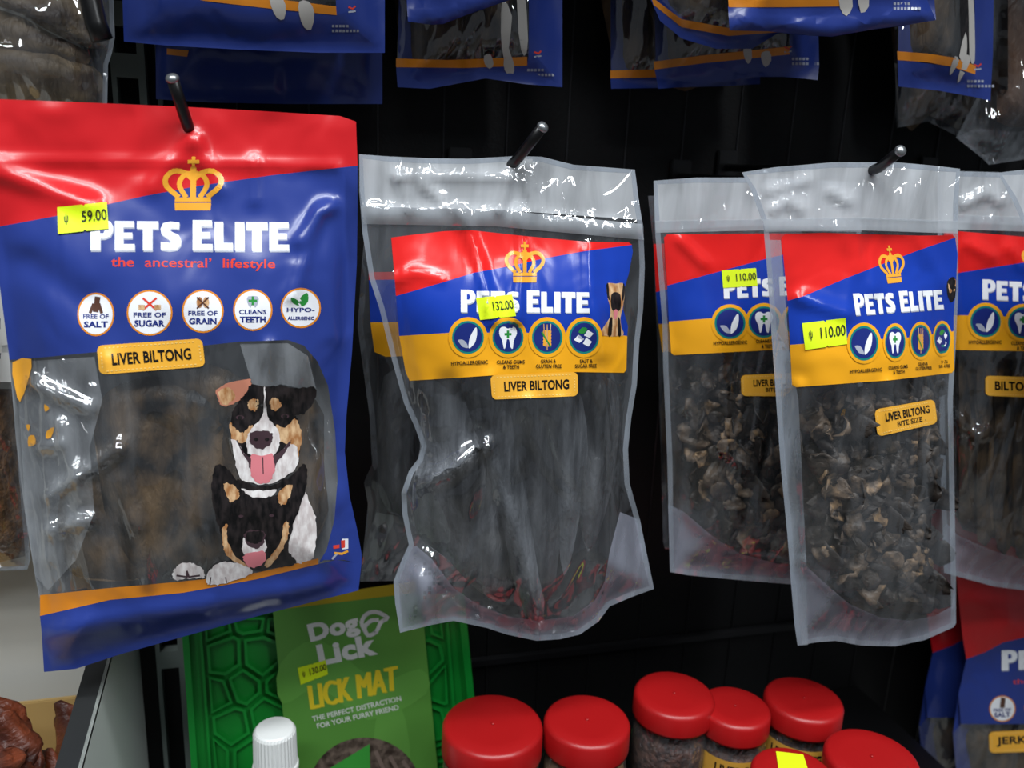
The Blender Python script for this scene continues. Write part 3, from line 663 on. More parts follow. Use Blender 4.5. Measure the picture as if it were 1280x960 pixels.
peg(239, 170, .139, 215, 97, .016, 'black peg hook through the large red and blue pouch')
for i, (pl, T, dp) in enumerate((([(150, 440), (262, 455), (320, 480), (395, 500), (412, 570), (410, 640), (380, 690), (300, 700), (270, 600), (200, 480)], .012, .003),
                                 ([(118, 520), (150, 480), (230, 470), (290, 520), (300, 640), (270, 712), (200, 722), (140, 690), (125, 600)], .012, .001),
                                 ([(75, 620), (120, 590), (160, 640), (200, 700), (190, 722), (110, 725), (80, 700)], .008, .006))):
    slab('biltong_slab', smooth(pl, 3), BIG, T, SLABB, ('dark dried meat slab behind the dog print in the large pouch', 'brown-flecked dried meat slab left of the dogs in the large pouch', 'small dried meat slab low in the large pouch window')[i], 'dried meat', 'dried meat slabs in the large pouch', clear=.003, deep=dp, wdt=28, seed=i+1)

# ================================================================== clear pouch with long slabs (centre)
top = [(449, 193), (487, 195.6), (540, 198), (586, 198.5), (646, 195), (677, 196), (717, 206), (793.5, 212)]
right = [(799, 254), (804, 283), (806, 334), (804, 385), (799, 429), (796, 481), (789, 523), (785, 562), (787, 604), (800, 650), (810, 700), (817.5, 736)]
bottom = [(790, 746), (762, 758), (748, 777), (725, 793), (700, 799), (671, 801), (633, 793), (609, 785), (567, 776), (540, 781), (500, 791)]
left = [(494, 754), (492, 727), (502, 700), (511, 681), (503, 643), (501.7, 616), (511, 589), (523, 573), (527, 558), (519, 535), (505, 504), (490, 450), (474, 385), (462, 349), (453, 290), (449, 239)]
out = top+right+bottom+left
arc = [(521, 683), (540, 699), (567, 735), (594, 754), (633, 770), (671, 776), (717, 770), (744, 750), (756, 727)]
CEN = Surf(out, .150, H=.019, margin=8, width=75, lo=.12, hi=.36, amp=.0016, sx=60, sy=95, seed=11, lean=.008, creases=(
    (arc, .0022, 6), ([(505, 610), (560, 590), (607, 556)], .005, 10), ([(607, 556), (612, 470)], .002, 9), ([(612, 560), (640, 640), (672, 768)], .004, 10), ([(560, 480), (600, 560)], -.003, 18),
    ([(660, 500), (672, 640), (672, 760)], .0025, 9), ([(700, 500), (715, 640)], .002, 9), ([(757, 480), (755, 600), (752, 700)], .0025, 9), ([(495, 220), (640, 222)], .0015, 4), ([(640, 210), (625, 262)], .003, 6), ([(655, 210), (670, 262)], .003, 6), ([(500, 222), (512, 262)], .002, 6), ([(530, 232), (560, 258)], .002, 7),
    ([(575, 262), (600, 330), (615, 400)], .003, 7), ([(650, 262), (652, 330), (645, 400)], .0028, 7), ([(735, 310), (740, 380), (752, 440)], .003, 12), ([(490, 352), (520, 340), (550, 348)], .0016, 5), ([(462, 262), (620, 266), (801, 284)], .0018, 4), ([(460, 272), (620, 276), (801, 293)], .0018, 4), ([(535, 490), (540, 560)], .003, 9), ([(525, 720), (530, 770)], .003, 7)))
e = root('treat_pouch', P1(640, 210, .150), 'clear zip pouch of long dark slabs with a 132.00 price sticker', 'pouch', 'clear labelled pouches')
films(CEN, e, out, header=top+[(799, 254), (802, 275), (620, 262), (453, 258), (450, 239)], zipb=[(451, 258), (620, 262), (802, 280), (805, 300), (620, 283), (454, 280)], gusset=arc+[(762, 690), (775, 640), (800, 650), (810, 700), (817.5, 736)]+bottom+[(494, 754), (492, 727), (502, 700), (511, 683)])
ltop = [(489, 297), (520, 293), (555, 289), (587, 287.5), (655, 295), (730, 302), (786, 303)]
lright = [(790, 308), (791, 315), (786, 342), (780, 362), (779, 387), (785, 408), (784, 420), (783, 462)]
lbot = [(780, 466), (722, 465), (620, 469), (560, 473), (512, 476)]
lleft = [(507, 465), (499, 420), (495, 370), (491, 320)]
lab = label_panel(CEN, e, ltop, lright, lbot, lleft, [(495, 370), (555, 352.5), (592, 341), (635, 333), (680, 323), (730, 314), (790, 306)], [(499, 420), (562, 416), (610, 416), (661, 416), (706, 417), (751, 416), (784, 420)])
sheet('crown', crown(((632, 302), (680, 302), (680, 353), (632, 353)), .6), CEN, lab, 8, label='gold printed crown')
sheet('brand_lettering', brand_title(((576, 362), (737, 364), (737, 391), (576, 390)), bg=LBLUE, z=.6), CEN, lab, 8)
for k, cx in enumerate((585, 635, 684, 730)): sheet('icon', icon(cx, 421.7, 18.8-.4*k, 19.5, k, .76), CEN, lab, 8)
def captions(surf, lab, rows, z=.92):
    for lines in rows:
        sheet('caption', [(txt(t, line_q(x0, y0, x1, y1, h), .02), NAVY if False else BLACK, z) for t, x0, y0, x1, y1, h in lines], surf, lab, 8)
captions(CEN, lab, (([('HYPOALLERGENIC', 564, 457, 610, 455, 5)]), ([('CLEANS GUMS', 621, 455, 656, 454.5, 4.6), ('& TEETH', 629, 461, 649, 461, 4.6)]), ([('GRAIN &', 676, 454, 695, 453.5, 4.6), ('GLUTEN FREE', 670, 460, 702, 460, 4.6)]), ([('SALT &', 725, 454, 741, 453.5, 4.6), ('SUGAR FREE', 719, 460, 746, 459.5, 4.6)])))
Zd = lambda pts, n=2: smooth(Z(480, 280, 4, pts), n)
sheet('dog_print', [([Zd([(1112, 305), (1128, 294), (1160, 298), (1192, 294), (1204, 320), (1200, 380), (1192, 430), (1182, 470), (1188, 520), (1196, 558), (1090, 558), (1098, 515), (1128, 470), (1132, 420), (1118, 370)])], TAN, .72), ([Zd([(1112, 305), (1122, 298), (1126, 350), (1130, 380), (1118, 368)]), Zd([(1196, 296), (1205, 320), (1198, 380), (1190, 372)]), Zd([(1136, 355), (1158, 340), (1182, 355), (1184, 420), (1170, 436), (1150, 436), (1136, 415)]), Zd([(1128, 478), (1142, 470), (1138, 555), (1118, 555)]), Zd([(1170, 470), (1180, 478), (1186, 555), (1170, 555)])], DBLACK, .80), ([Zd([(1150, 432), (1168, 430), (1164, 468), (1152, 476)])], PINK, .88)], CEN, lab, 8, label='printed small tan dog')
sticker(CEN, e, ((613, 469), (722, 465), (722.5, 495), (615, 499.5)), [('LIVER BILTONG', .15, .9, .30, .72, .03)], z=.8)
price(CEN, e, ((595, 372.5), (640, 368), (645, 395), (600, 400)), '132.00', z=1.1, mark=None)
peg(637, 211, .151, 679, 158, .022, 'black peg hook through the clear pouch of long slabs')
for i, (pl, T, dp) in enumerate((([(530, 470), (575, 480), (600, 560), (590, 620), (540, 650), (515, 625), (525, 560)], .009, .004), ([(525, 600), (570, 575), (603, 560), (625, 640), (640, 745), (600, 740), (560, 700), (520, 665)], .010, .001),
                                 ([(575, 470), (625, 470), (650, 560), (672, 690), (680, 770), (655, 765), (625, 660), (600, 560)], .010, .0015), ([(630, 475), (672, 480), (690, 560), (700, 660), (690, 745), (672, 730), (655, 610)], .009, .002),
                                 ([(675, 470), (720, 480), (735, 560), (722, 660), (705, 720), (695, 640), (688, 560)], .009, .003), ([(725, 470), (770, 480), (772, 560), (757, 640), (735, 690), (722, 620), (735, 540)], .010, .004))):
    slab('biltong_slab', smooth(pl, 3), CEN, T*1.25, SLABL if i in (0, 2, 4) else SLAB, ('short thick dried slab at the upper left of the centre pouch', 'broad dried slab folded at the lower left of the centre pouch', 'longest dried slab running to the bottom of the centre pouch', 'long narrow dried slab right of the longest one in the centre pouch', 'second dried slab from the right side of the centre pouch', 'dried slab along the right side of the centre pouch')[i], 'dried meat', 'dried slabs in the centre pouch', clear=.003, deep=dp, seed=20+i, wdt=18)

# the same kind of pouch one peg place behind
out = [(462, 240), (560, 240), (640, 245), (650, 500), (640, 720), (560, 728), (495, 726), (450, 727), (455, 680), (460, 630), (455, 603), (465, 580), (462, 520), (447, 410), (452, 330)]
S = Surf(out, .090, H=.012, margin=6, width=60, seed=5)
e = root('treat_pouch', P1(560, 245, .090), 'dim clear pouch hanging directly behind the 132.00 pouch', 'pouch', 'clear labelled pouches')
films(S, e, out, cell=14, body=DIMF, gusset=[(455, 690), (470, 640), (520, 650), (600, 690), (645, 690), (640, 720), (560, 728), (495, 726), (450, 727)], edge=7, edgem=BODY, gusm=BODY)
label_panel(S, e, [(461, 340), (640, 340)], [(640, 440)], [(482, 446)], [(468, 440)], [(461, 350), (560, 348), (640, 346)], [(463, 403), (560, 402), (640, 400)])
slab('biltong_slab', smooth([(480, 470), (560, 460), (620, 480), (630, 600), (600, 660), (520, 650), (475, 620)], 3), S, .008, SLAB, 'dried slab in the dim pouch behind the centre pouch', 'dried meat', clear=.004, seed=41)

# ================================================================== clear pouches of small bites (right)
def bite_pouch(out, d0, label, hole, header, zipb, gusset, seed, H=.016, cr=(), tilt=0, name='treat_pouch', lean=.006, **kw):
    S = Surf(out, d0, H=H, margin=14, width=60, lo=.15, hi=.42, amp=.0012, sx=55, sy=80, seed=seed, creases=cr, tilt=tilt, lean=lean)
    e = root(name, P1(*hole, d0), label, 'pouch', 'clear labelled pouches')
    films(S, e, out, header=header, zipb=zipb, gusset=gusset, **kw)
    return S, e
top = [(927.5, 215.5), (969, 209), (1040, 203), (1122, 203), (1167, 207), (1200, 211)]
right = [(1198, 254), (1197.5, 310), (1198, 362), (1194, 445), (1191, 498), (1193, 610), (1195, 722), (1195, 779)]
bottom = [(1192, 784), (1156, 800), (1119, 808), (1077, 807), (1044, 801), (1020, 803), (997, 807)]
left = [(993, 779), (984, 666), (976, 584), (970, 498), (965, 422), (959, 340), (954, 280), (939, 239)]
out = top+right+bottom+left
arc = [(1006, 706), (1032, 730), (1062, 755), (1100, 772), (1137, 776), (1168, 770), (1190, 758)]
BT, e = bite_pouch(out, .188, 'frontmost clear bite pouch with a 110.00 sticker on its amber band', (1092, 214), top+[(1198, 254), (1198, 278), (1080, 274), (953, 276), (939, 239)], [(953, 274), (1080, 272), (1198, 276), (1197.5, 292), (1080, 288), (957, 290)], arc+[(1193, 722), (1195, 779)]+bottom+[(993, 779), (987, 712)], 21,
    cr=((arc, .002, 6), ([(998, 480), (1006, 700)], .0018, 6), ([(962, 240), (1010, 225)], .0015, 6), ([(968, 262), (985, 250), (1000, 262)], .002, 7), ([(1040, 240), (1060, 252)], .002, 6), ([(1062, 600), (1075, 680)], .002, 8), ([(1110, 480), (1115, 560)], .002, 8), ([(1060, 300), (1090, 360)], .0012, 10), ([(1000, 372), (1060, 392)], .0022, 10), ([(956, 284), (1197, 290)], .0012, 4), ([(1150, 300), (1185, 360)], .0015, 8)), tilt=-.004)
sheet('side_band', [([[(963, 400), (987, 440), (998, 500), (1008, 705), (1010, 806), (997, 807), (993, 779), (984, 666), (976, 584), (970, 498)]], EDGE, .3), ([[(957, 300), (976, 300), (990, 484), (970, 488), (963, 400)]], EDGE, .3)], BT, e, 8)
lab = label_panel(BT, e, [(977, 297), (982, 293), (1028, 291), (1092, 293), (1151, 294.6), (1191, 294)], [(1195, 297), (1197, 318), (1195, 353), (1192, 397), (1192, 414), (1193, 462)], [(1190, 466), (1116, 475), (995, 484)], [(990, 481), (987.5, 431), (984.6, 376), (980, 330)],
    [(984.6, 376), (1005, 370), (1057, 348), (1098, 332), (1145, 314), (1194, 297)], [(987.5, 431), (1060, 426), (1100, 424), (1135, 422), (1165, 418), (1192, 414)])
sheet('crown', crown(((1095, 308), (1127, 306), (1133, 352), (1104, 355)), .6), BT, lab, 8, label='gold printed crown')
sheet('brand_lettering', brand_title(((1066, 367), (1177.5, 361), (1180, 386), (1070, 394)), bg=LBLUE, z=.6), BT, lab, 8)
for k, (cx, cy, rx, ry) in enumerate(((1080, 429, 17, 20.5), (1119, 428, 12, 19), (1151, 426, 11.5, 19), (1178, 423.5, 9.5, 18))): sheet('icon', icon(cx, cy, rx, ry, k, .76, 1.26), BT, lab, 8)
captions(BT, lab, (([('HYPOALLERGENIC', 1063, 467, 1103, 464, 4.6)]), ([('CLEANS GUMS', 1111, 462, 1135, 460, 4.4), ('& TEETH', 1117, 467.5, 1131, 466.5, 4.4)]), ([('GRAIN &', 1148, 457.5, 1160, 456.5, 4.2), ('GLUTEN FREE', 1145, 463, 1165, 461.5, 4.2)]), ([('SALT &', 1177, 454.5, 1185, 454, 4), ('SUGAR FREE', 1174, 460, 1188, 459, 4)])))
sheet('dog_print', [([smooth([(1184, 352), (1190, 346), (1195, 350), (1194, 372), (1188, 378), (1184, 366)], 2)], DBLACK, .62), ([smooth([(1185, 352), (1189, 348), (1190, 364), (1187, 366)], 2), smooth([(1191, 350), (1195, 350), (1194, 362), (1192, 364)], 2)], TAN, .68)], BT, lab, 0)
sticker(BT, e, ((1093, 512), (1168, 498.7), (1172, 529), (1097, 546)), [('LIVER BILTONG', .17, .9, .48, .80, .03), ('BITE SIZE', .35, .76, .2, .40, .02)], z=.8, asp=2.4)
price(BT, e, ((1002.7, 404), (1057, 397.5), (1059, 430), (1006.5, 437.5)), '110.00', z=1.1, u0=.40)
peg(1092, 215, .189, 1126, 188, .024, 'black peg hook through the frontmost bite pouch')
fill = smooth([(1000, 490), (1050, 486), (1120, 478), (1176, 474), (1174, 600), (1176, 742), (1140, 764), (1100, 764), (1062, 745), (1030, 718), (1012, 690), (1006, 600)], 2)
bites(fill, BT, 21, 7, 'small curled brown bite inside the frontmost 110.00 pouch', 'bites in the frontmost pouch', depth=.016)
bite_pack(fill, BT, 20, 8, e, .019)

# bite pouch behind it to the left
out = [(817, 226), (870, 222), (927, 222), (1000, 224), (1075, 228), (1078, 400), (1080, 600), (1082, 735), (984, 730), (912, 724), (860, 719), (837.5, 715), (834, 572), (829, 460), (828, 404), (819, 291)]
arc = [(855, 640), (890, 670), (924, 692), (984, 708), (1080, 712)]
S, e = bite_pouch(out, .125, 'clear bite pouch half hidden behind the frontmost one, 110.00 sticker on its lettering', (950, 228), out[:5]+[(1076, 280), (950, 282), (819, 288)], [(819, 276), (950, 274), (1076, 274), (1077, 290), (950, 288), (820, 291)], arc+out[7:12]+[(835, 630)], 31, cr=((arc, .002, 6), ([(905, 480), (912, 560)], .003, 8), ([(905, 560), (940, 590)], .003, 8), ([(915, 640), (930, 560)], .002, 8), ([(850, 300), (880, 330)], .002, 6)))
lab = label_panel(S, e, [(830, 297), (834, 293), (960, 292), (1056, 292)], [(1060, 298), (1062, 395), (1063, 432)], [(1060, 436), (965, 437.5), (842, 444)], [(839, 441), (836, 402), (834, 357)], [(834, 357), (897, 340), (959, 323), (1060, 300)], [(836, 402), (888, 398), (965, 396), (1062, 395)])
sheet('brand_lettering', brand_title(((904, 349), (1040, 343), (1041, 366), (905, 373)), bg=LBLUE, z=.6), S, lab, 8)
for k, cx in enumerate((912.5, 955, 1000)): sheet('icon', icon(cx, 404-k*1.5, 18.3, 18.6, k, .76, 1.28), S, lab, 8)
captions(S, lab, (([('HYPOALLERGENIC', 892, 431.5, 934, 430, 4.6)]), ([('CLEANS GUMS', 945, 429, 976, 428, 4.4), ('& TEETH', 952, 435, 968, 435, 4.4)])))
sticker(S, e, ((926, 469), (1003, 465.5), (1003, 495.5), (927, 495)), [('LIVER BILTONG', .2, .9, .45, .76, .03), ('BITE SIZE', .4, .76, .2, .38, .02)], z=.8, asp=2.6)
price(S, e, ((902, 338), (945, 335), (947, 357), (904, 360)), '110.00', z=1.1, u0=.40)
fill = smooth([(850, 450), (960, 445), (1050, 450), (1060, 690), (990, 698), (930, 685), (895, 660), (862, 630), (850, 540)], 2)
bites([p for p in fill], S, 21, 17, 'small brown bite inside the half-hidden bite pouch', 'bites in the half-hidden pouch', depth=.016)
bite_pack(fill, S, 20, 18, e, .019)
peg(950, 226, .126, 956, 216, .01, 'black peg hook carrying the half-hidden bite pouch', .003)
# one more behind, left edge showing
out = [(810, 245), (900, 240), (1000, 242), (1005, 600), (1000, 700), (900, 690), (831, 686), (829, 677), (824, 500), (817, 308)]
S, e = bite_pouch(out, .070, 'dim clear pouch showing only its left edge behind the half-hidden bite pouch', (905, 245), [(810, 245), (900, 240), (1000, 242), (1003, 300), (900, 298), (816, 300)], None, None, 37, H=.012, cell=16, body=DIMF, headm=BODY, edge=6, edgem=BODY)
label_panel(S, e, [(817, 305), (960, 300)], [(962, 440)], [(828, 440)], [(820, 360)], [(820, 365), (900, 345), (961, 320)], [(823, 405), (900, 403), (962, 400)])
slab('dried_bite_block', smooth([(835, 460), (960, 455), (970, 620), (900, 660), (840, 640)], 3), S, .008, SLABB, 'dark dried filling of the dim pouch behind the half-hidden bite pouch', 'dried meat', clear=.004, seed=44)

# pouch of sticks at the right edge
out = [(1172, 216), (1201, 214), (1250, 215.5), (1330, 220), (1440, 226), (1445, 400), (1448, 600), (1450, 760), (1340, 748), (1280, 738), (1242, 733), (1195, 720), (1180, 716), (1176, 600), (1172, 400)]
arc = [(1184, 655), (1197, 669), (1240, 688), (1280, 700), (1340, 712), (1445, 715)]
S, e = bite_pouch(out, .128, 'clear pouch of dark sticks at the right edge, sticker reading BILTONG', (1310, 222), out[:5]+[(1442, 285), (1300, 282), (1172, 278)], [(1172, 268), (1300, 272), (1442, 276), (1442, 294), (1300, 290), (1172, 286)], arc+out[7:13]+[(1178, 660)], 51, cr=((arc, .002, 6), ([(1192, 520), (1222, 545), (1240, 540)], .0035, 8), ([(1222, 545), (1205, 610)], .0025, 8), ([(1205, 255), (1235, 240), (1250, 252)], .0025, 7), ([(1200, 290), (1198, 640)], .002, 6), ([(1262, 310), (1280, 335)], .002, 6), ([(1210, 305), (1240, 322)], .002, 6)))
lab = label_panel(S, e, [(1180, 290), (1199, 289), (1280, 296), (1420, 302)], [(1424, 330), (1426, 440)], [(1420, 446), (1280, 439), (1199, 437.5), (1184, 437)], [(1182, 394), (1181, 345)], [(1181, 345), (1199, 341), (1280, 328), (1424, 306)], [(1182, 394), (1199, 394), (1280, 396), (1425, 402)])
sheet('brand_lettering', brand_title(((1228, 349), (1372, 355), (1372, 381), (1228, 374)), bg=LBLUE, z=.6), S, lab, 8)
sheet('crown', crown(((1278, 300), (1316, 302), (1316, 345), (1278, 343)), .6), S, lab, 8)
for k, cx in enumerate((1232, 1279, 1326, 1372)): sheet('icon', icon(cx, 402+k*1.4, 18, 18.5, k, .76, 1.28), S, lab, 8)
captions(S, lab, (([('HYPOALLERGENIC', 1211, 430, 1252, 430, 4.6)]), ([('CLEANS GUMS', 1264, 431, 1295, 432, 4.4), ('& TEETH', 1271, 437, 1289, 438, 4.4)])))
sticker(S, e, ((1231.5, 469.5), (1312, 472), (1312, 498), (1232, 494.5)), [('BILTONG', .15, .85, .30, .75, .03)], z=.8, asp=3)
STX = [slab('biltong_stick', smooth([(x, 455), (x+16, 452), (x+24, 520), (x+20, 600), (x+26, y), (x+8, y+4), (x+3, 600), (x+6, 520)], 2), S, .007, SLABB, lb, 'dried meat', 'sticks in the right edge pouch', clear=.005, seed=60+x, wdt=8, cell=11) for x, y, lb in ((1190, 648, 'dried stick along the left side of the right-edge pouch'), (1214, 672, 'second dried stick from the left in the right-edge pouch'), (1238, 682, 'third dried stick from the left in the right-edge pouch'), (1262, 690, 'fourth dried stick, below the sticker, in the right-edge pouch'))]
slab('biltong_block', smooth([(1190, 460), (1300, 455), (1420, 470), (1425, 690), (1320, 700), (1240, 672), (1192, 640)], 3), S, .006, SLABB, 'wide dark dried piece at the back of the right-edge pouch', 'dried meat', clear=.012, seed=71)
peg(1310, 220, .129, 1352, 205, .02, 'black peg hook carrying the pouch of sticks at the right edge')
# corner of another clear pouch in front of it
out = [(1247, 216), (1280, 212), (1400, 205), (1520, 205), (1525, 740), (1400, 760), (1330, 756), (1300, 500), (1283, 290), (1265, 250)]
S, e = bite_pouch(out, .190, 'clear pouch of which only a milky top corner enters at the right edge', (1400, 210), [(1247, 216), (1280, 212), (1400, 205), (1520, 205), (1520, 290), (1400, 290), (1283, 290), (1265, 250)], None, None, 55, cell=14)
label_panel(S, e, [(1300, 300), (1500, 300)], [(1502, 450)], [(1320, 450)], [(1305, 380)], [(1305, 370), (1500, 310)], [(1310, 420), (1502, 416)])
slab('dried_bite_block', smooth([(1340, 480), (1500, 480), (1505, 700), (1420, 730), (1350, 700)], 3), S, .010, SLABB, 'dried filling of the pouch cut off by the right edge', 'dried meat', clear=.004, seed=77)

# ================================================================== jerky pouches, lower right
def jerky(out, d0, dx, dy, label, seed, letters=True):
    S = Surf(out, d0, H=.014, margin=8, width=60, lo=.1, hi=.4, amp=.0018, sx=60, sy=80, seed=seed)
    xs = [p[0] for p in out]; xr = max(xs); e = root('treat_pouch', P1((min(xs)+xr)/2, out[0][1]+30, d0), label, 'pouch', 'red and blue window pouches')
    sheet('rear_film', [([out], BLUE, 0)], S, e, 20, back=True, ngon=True)
    sheet('red_panel', [([[(1192+dx, out[0][1]), (xr, out[0][1]), (xr, 770+dy), (1280+dx, 797+dy), (1254+dx, 803+dy), (1232+dx, 815+dy), (1208+dx, 824+dy), (1203+dx, 795+dy), (1196+dx, 727+dy)]], RED, 0)], S, e, 10)
    sheet('blue_panel', [([[(1208+dx, 824+dy), (1232+dx, 815+dy), (1254+dx, 803+dy), (1280+dx, 797+dy), (xr, 770+dy), (xr, 905+dy), (1201+dx, 905+dy), (1198+dx, 868+dy)]], BLUE, 0)], S, e, 10)
    sheet('window_film', [([[(1201+dx, 905+dy), (xr, 905+dy), (xr, 985+dy), (1203+dx, 985+dy), (1195+dx, 960+dy), (1191+dx, 917+dy)]], WINF, 0)], S, e, 12)
    sheet('blue_base', [([[(1203+dx, 985+dy), (xr, 985+dy), (xr, 1030+dy), (1213+dx, 1030+dy)]], BLUE, 0)], S, e, 12)
    if letters:
        sheet('brand_lettering', brand_title(((1252, 813), (1425, 806), (1425, 830), (1252, 838))), S, e, 12)
        sheet('tagline', [(txt('the ancestral lifestyle', line_q(1266, 857, 1400, 851, 8), .01), REDT, .15)], S, e, 14)
        for cx in (1253, 1297, 1341):
            b = sheet('claim_badge', [([circ(cx, 886-(cx-1253)*.03, 16.5)], ORG, .15), ([circ(cx, 886-(cx-1253)*.03, 15)], WHITE, .25)], S, e, 8)
            if cx == 1253: sheet('badge_print', [(txt('SALT', line_q(cx-10, 897, cx+10, 896, 6), .04), NAVY, .36), (txt('FREE OF', line_q(cx-11, 890, cx+11, 889, 4), .03), NAVY, .36), (stroke([(cx, 883), (cx+1, 874)], 6), DBROWN, .36)], S, b, 0)
    sticker(S, e, ((1236+dx, 915+dy), (1330+dx, 910+dy), (1331+dx, 938+dy), (1237+dx, 941.5+dy)), [('JERKY', .1, .62, .28, .74, .03)], z=.5, asp=3.2)
    slab('jerky_slab', smooth([(1205+dx, 908+dy), (1300+dx, 905+dy), (xr-20, 915+dy), (xr-20, 980+dy), (1300+dx, 985+dy), (1225+dx, 980+dy), (1205+dx, 950+dy)], 3), S, .012, SLABB, 'dried filling in the window of the lower right pouch' if letters else 'dried filling of the dim pouch behind the lower right one', 'dried meat', clear=.004, seed=seed)
    return S, e
out = [(1192, 640), (1450, 640), (1455, 900), (1458, 1030), (1215, 1030), (1195, 960), (1191, 917), (1198, 868), (1208, 824), (1203, 795), (1196, 727)]
jerky(out, .080, 0, 0, 'red and blue pouch at the lower right corner, sticker reading JERKY', 81)
out = [(p[0]-42, p[1]-8) for p in out]
jerky(out, .045, -42, -8, 'dim red and blue pouch whose left edge shows behind the lower right pouch', 83, False)
# ================================================================== upper row of pouches: only their lower ends are in view
PAWC = plain('paw_print_white', (196, 192, 186), .4)
def upper(short, label, pts_bottom, xl, xr, d0, seed, window=None, stripe=None, extra_blue=(), paws=(), legs=(), base=None, ytop=-330, H=.014, lettering=None, fill=True, rearm=None, basem=None, creases=(), flag=None, group=None):
    """pts_bottom runs left -> right along the lower edge; the pouch goes on above the picture"""
    out = [(xl, ytop), (xr, ytop)] + [(xr+(pts_bottom[-1][0]-xr)*k, ytop+(pts_bottom[-1][1]-ytop)*k) for k in (.4, .8)] + pts_bottom[::-1] + [(xl+(pts_bottom[0][0]-xl)*k, ytop+(pts_bottom[0][1]-ytop)*k) for k in (.8, .4)]
    S = Surf(out, d0, H=H, margin=8, width=60, lo=.1, hi=.5, amp=.0018, sx=60, sy=70, seed=seed, creases=creases)
    e = root('treat_pouch', P1((xl+xr)/2, ytop+30, d0), label, 'pouch', group or 'blue striped pouches of the upper row')
    sheet('rear_film', [([out], rearm or BLUE, 0)], S, e, 24, back=True, ngon=True)
    sheet('red_panel', [([[(xl, ytop), (xr, ytop), (xr, ytop+70), (xl, ytop+110)]], RED, 0)], S, e, 20)
    ym = ytop+190
    sheet('blue_panel', [([[(xl, ytop+110), (xr, ytop+70), (xr, ym), (xl, ym)]], BLUE, 0)], S, e, 20)
    # base = polygons in blue, window = clear polygon
    sheet('blue_base', [(base, basem or BLUE, 0)], S, e, 10)
    if window: sheet('window_film', [([window], WINF, 0)], S, e, 10)
    if stripe: sheet('orange_stripe', [([stripe], ORG, .15)], S, e, 10)
    if legs: sheet('dog_print', [([smooth(p, 2) for p in q], m, .15+.08*i) for i, (q, m) in enumerate(legs)], S, e, 12)
    if paws: sheet('paw_print', [([smooth(p, 2) for p in paws], PAWC, .35)], S, e, 0)
    if flag: sheet('flag_mark', [(stroke([(flag[0]-4, flag[1]-3), (flag[0]+1, flag[1]-1), (flag[0]+4, flag[1]-4)], 2), REDT, .2), (stroke([(flag[0]-4, flag[1]+3), (flag[0]+4, flag[1]+2)], 2), SHADOWG, .2)], S, e, 0)
    if lettering:
        x, y = lettering
        sheet('fine_print', [([[(x+a, y+b), (x+a+3, y+b), (x+a+3, y+b+3.2), (x+a, y+b+3.2)] for b, n in ((0, 5), (6, 8)) for a in [k*4.4 for k in range(n)]], SHADOWG, .2)], S, e, 0)
    if window and fill:
        w2 = [(p[0]*.94+.06*np.mean([q[0] for q in window]), p[1]) for p in window]
        slab('dried_treat_block', smooth(w2, 2), S, .010, SLABB, 'dark dried filling of the '+short, 'dried meat', clear=.005, seed=seed, wdt=20, cell=14)
    peg_x = (xl+xr)/2; peg(peg_x, ytop+30, d0+.001, peg_x+8, ytop+5, .02, 'black peg hook above the picture carrying the '+short)
    return S, e
def wob(b, k=0): return b
# behind first (dim), then front
bt = [(195, 124), (260, 128), (360, 130), (478, 130)]
upper('dim blue pouch left of centre', 'dim blue pouch low behind the wide blue pouch left of centre', bt, 193, 478, .050, 101, base=[[(193, -140), (478, -140)]+bt[::-1]], stripe=[(203, 60), (236, 63), (234, 71), (207, 68)])
bt = [(155, 52), (210, 57), (300, 62), (400, 66), (481, 66)]
upper('wide blue pouch', 'wide blue pouch end with an orange stripe, above the large red and blue pouch', bt, 152, 481, .100, 103, base=[[(152, -30), (255, -14), (420, 19), (481, 0)]+bt[::-1], [(420, -140), (481, -140), (481, 0), (420, 19)]],
      window=[(152, -140), (420, -140), (420, 10), (255, -16), (152, -30)], stripe=[(152, -38), (255, -14), (340, -2), (420, 8), (421, 19), (340, 11), (255, 1), (152, -26)], paws=[[(337, -6), (348, -8), (357, 6), (355, 24), (346, 22), (339, 8)], [(374, 2), (386, 2), (393, 16), (389, 37), (380, 34), (374, 18)]], lettering=(415, 31), flag=(440, 12))
bt = [(497, 109), (537, 111), (607, 98), (655, 105), (703, 109)]
upper('dim striped pouch at top centre', 'dim pouch end with orange stripe and printed paws, above the 132.00 pouch', bt, 503, 703, .060, 105, base=[[(495, 84), (580, 84), (659, 82), (661, 60), (661, -140), (703, -140)]+bt[::-1]], window=[(503, -140), (661, -140), (661, 73), (580, 76), (496, 76)],
      stripe=[(495, 73), (560, 75), (659, 71), (659, 82), (580, 85), (495, 84)], paws=[[(605, 70), (613, 68), (617, 80), (612, 86), (606, 80)], [(630, 74), (640, 72), (643, 88), (638, 95), (631, 88)]], legs=[([[(628, 0), (640, 20), (636, 60), (640, 72), (630, 74), (626, 40)], [(645, -60), (655, -20), (660, 50), (655, 70), (648, 40)]], PAWC)], lettering=(659, 86), flag=(672, 68))
bt = [(510, 27), (540, 31), (554, 30), (585, 18), (642, -2), (690, -20)]
upper('pale blue pouch at top centre', 'pale blue pouch corner dipping in front of the dim pouch at top centre', bt, 506, 690, .110, 107, base=[[(506, -40), (690, -60)]+bt[::-1]], window=[(506, -140), (690, -140), (690, -70), (506, -50)], stripe=[(506, -52), (690, -72), (690, -60), (506, -40)], creases=(([(500, 45), (560, 45), (600, 28), (690, -5)], .018, 24),))
bt = [(764, 111), (817, 110), (900, 108), (950, 105)]
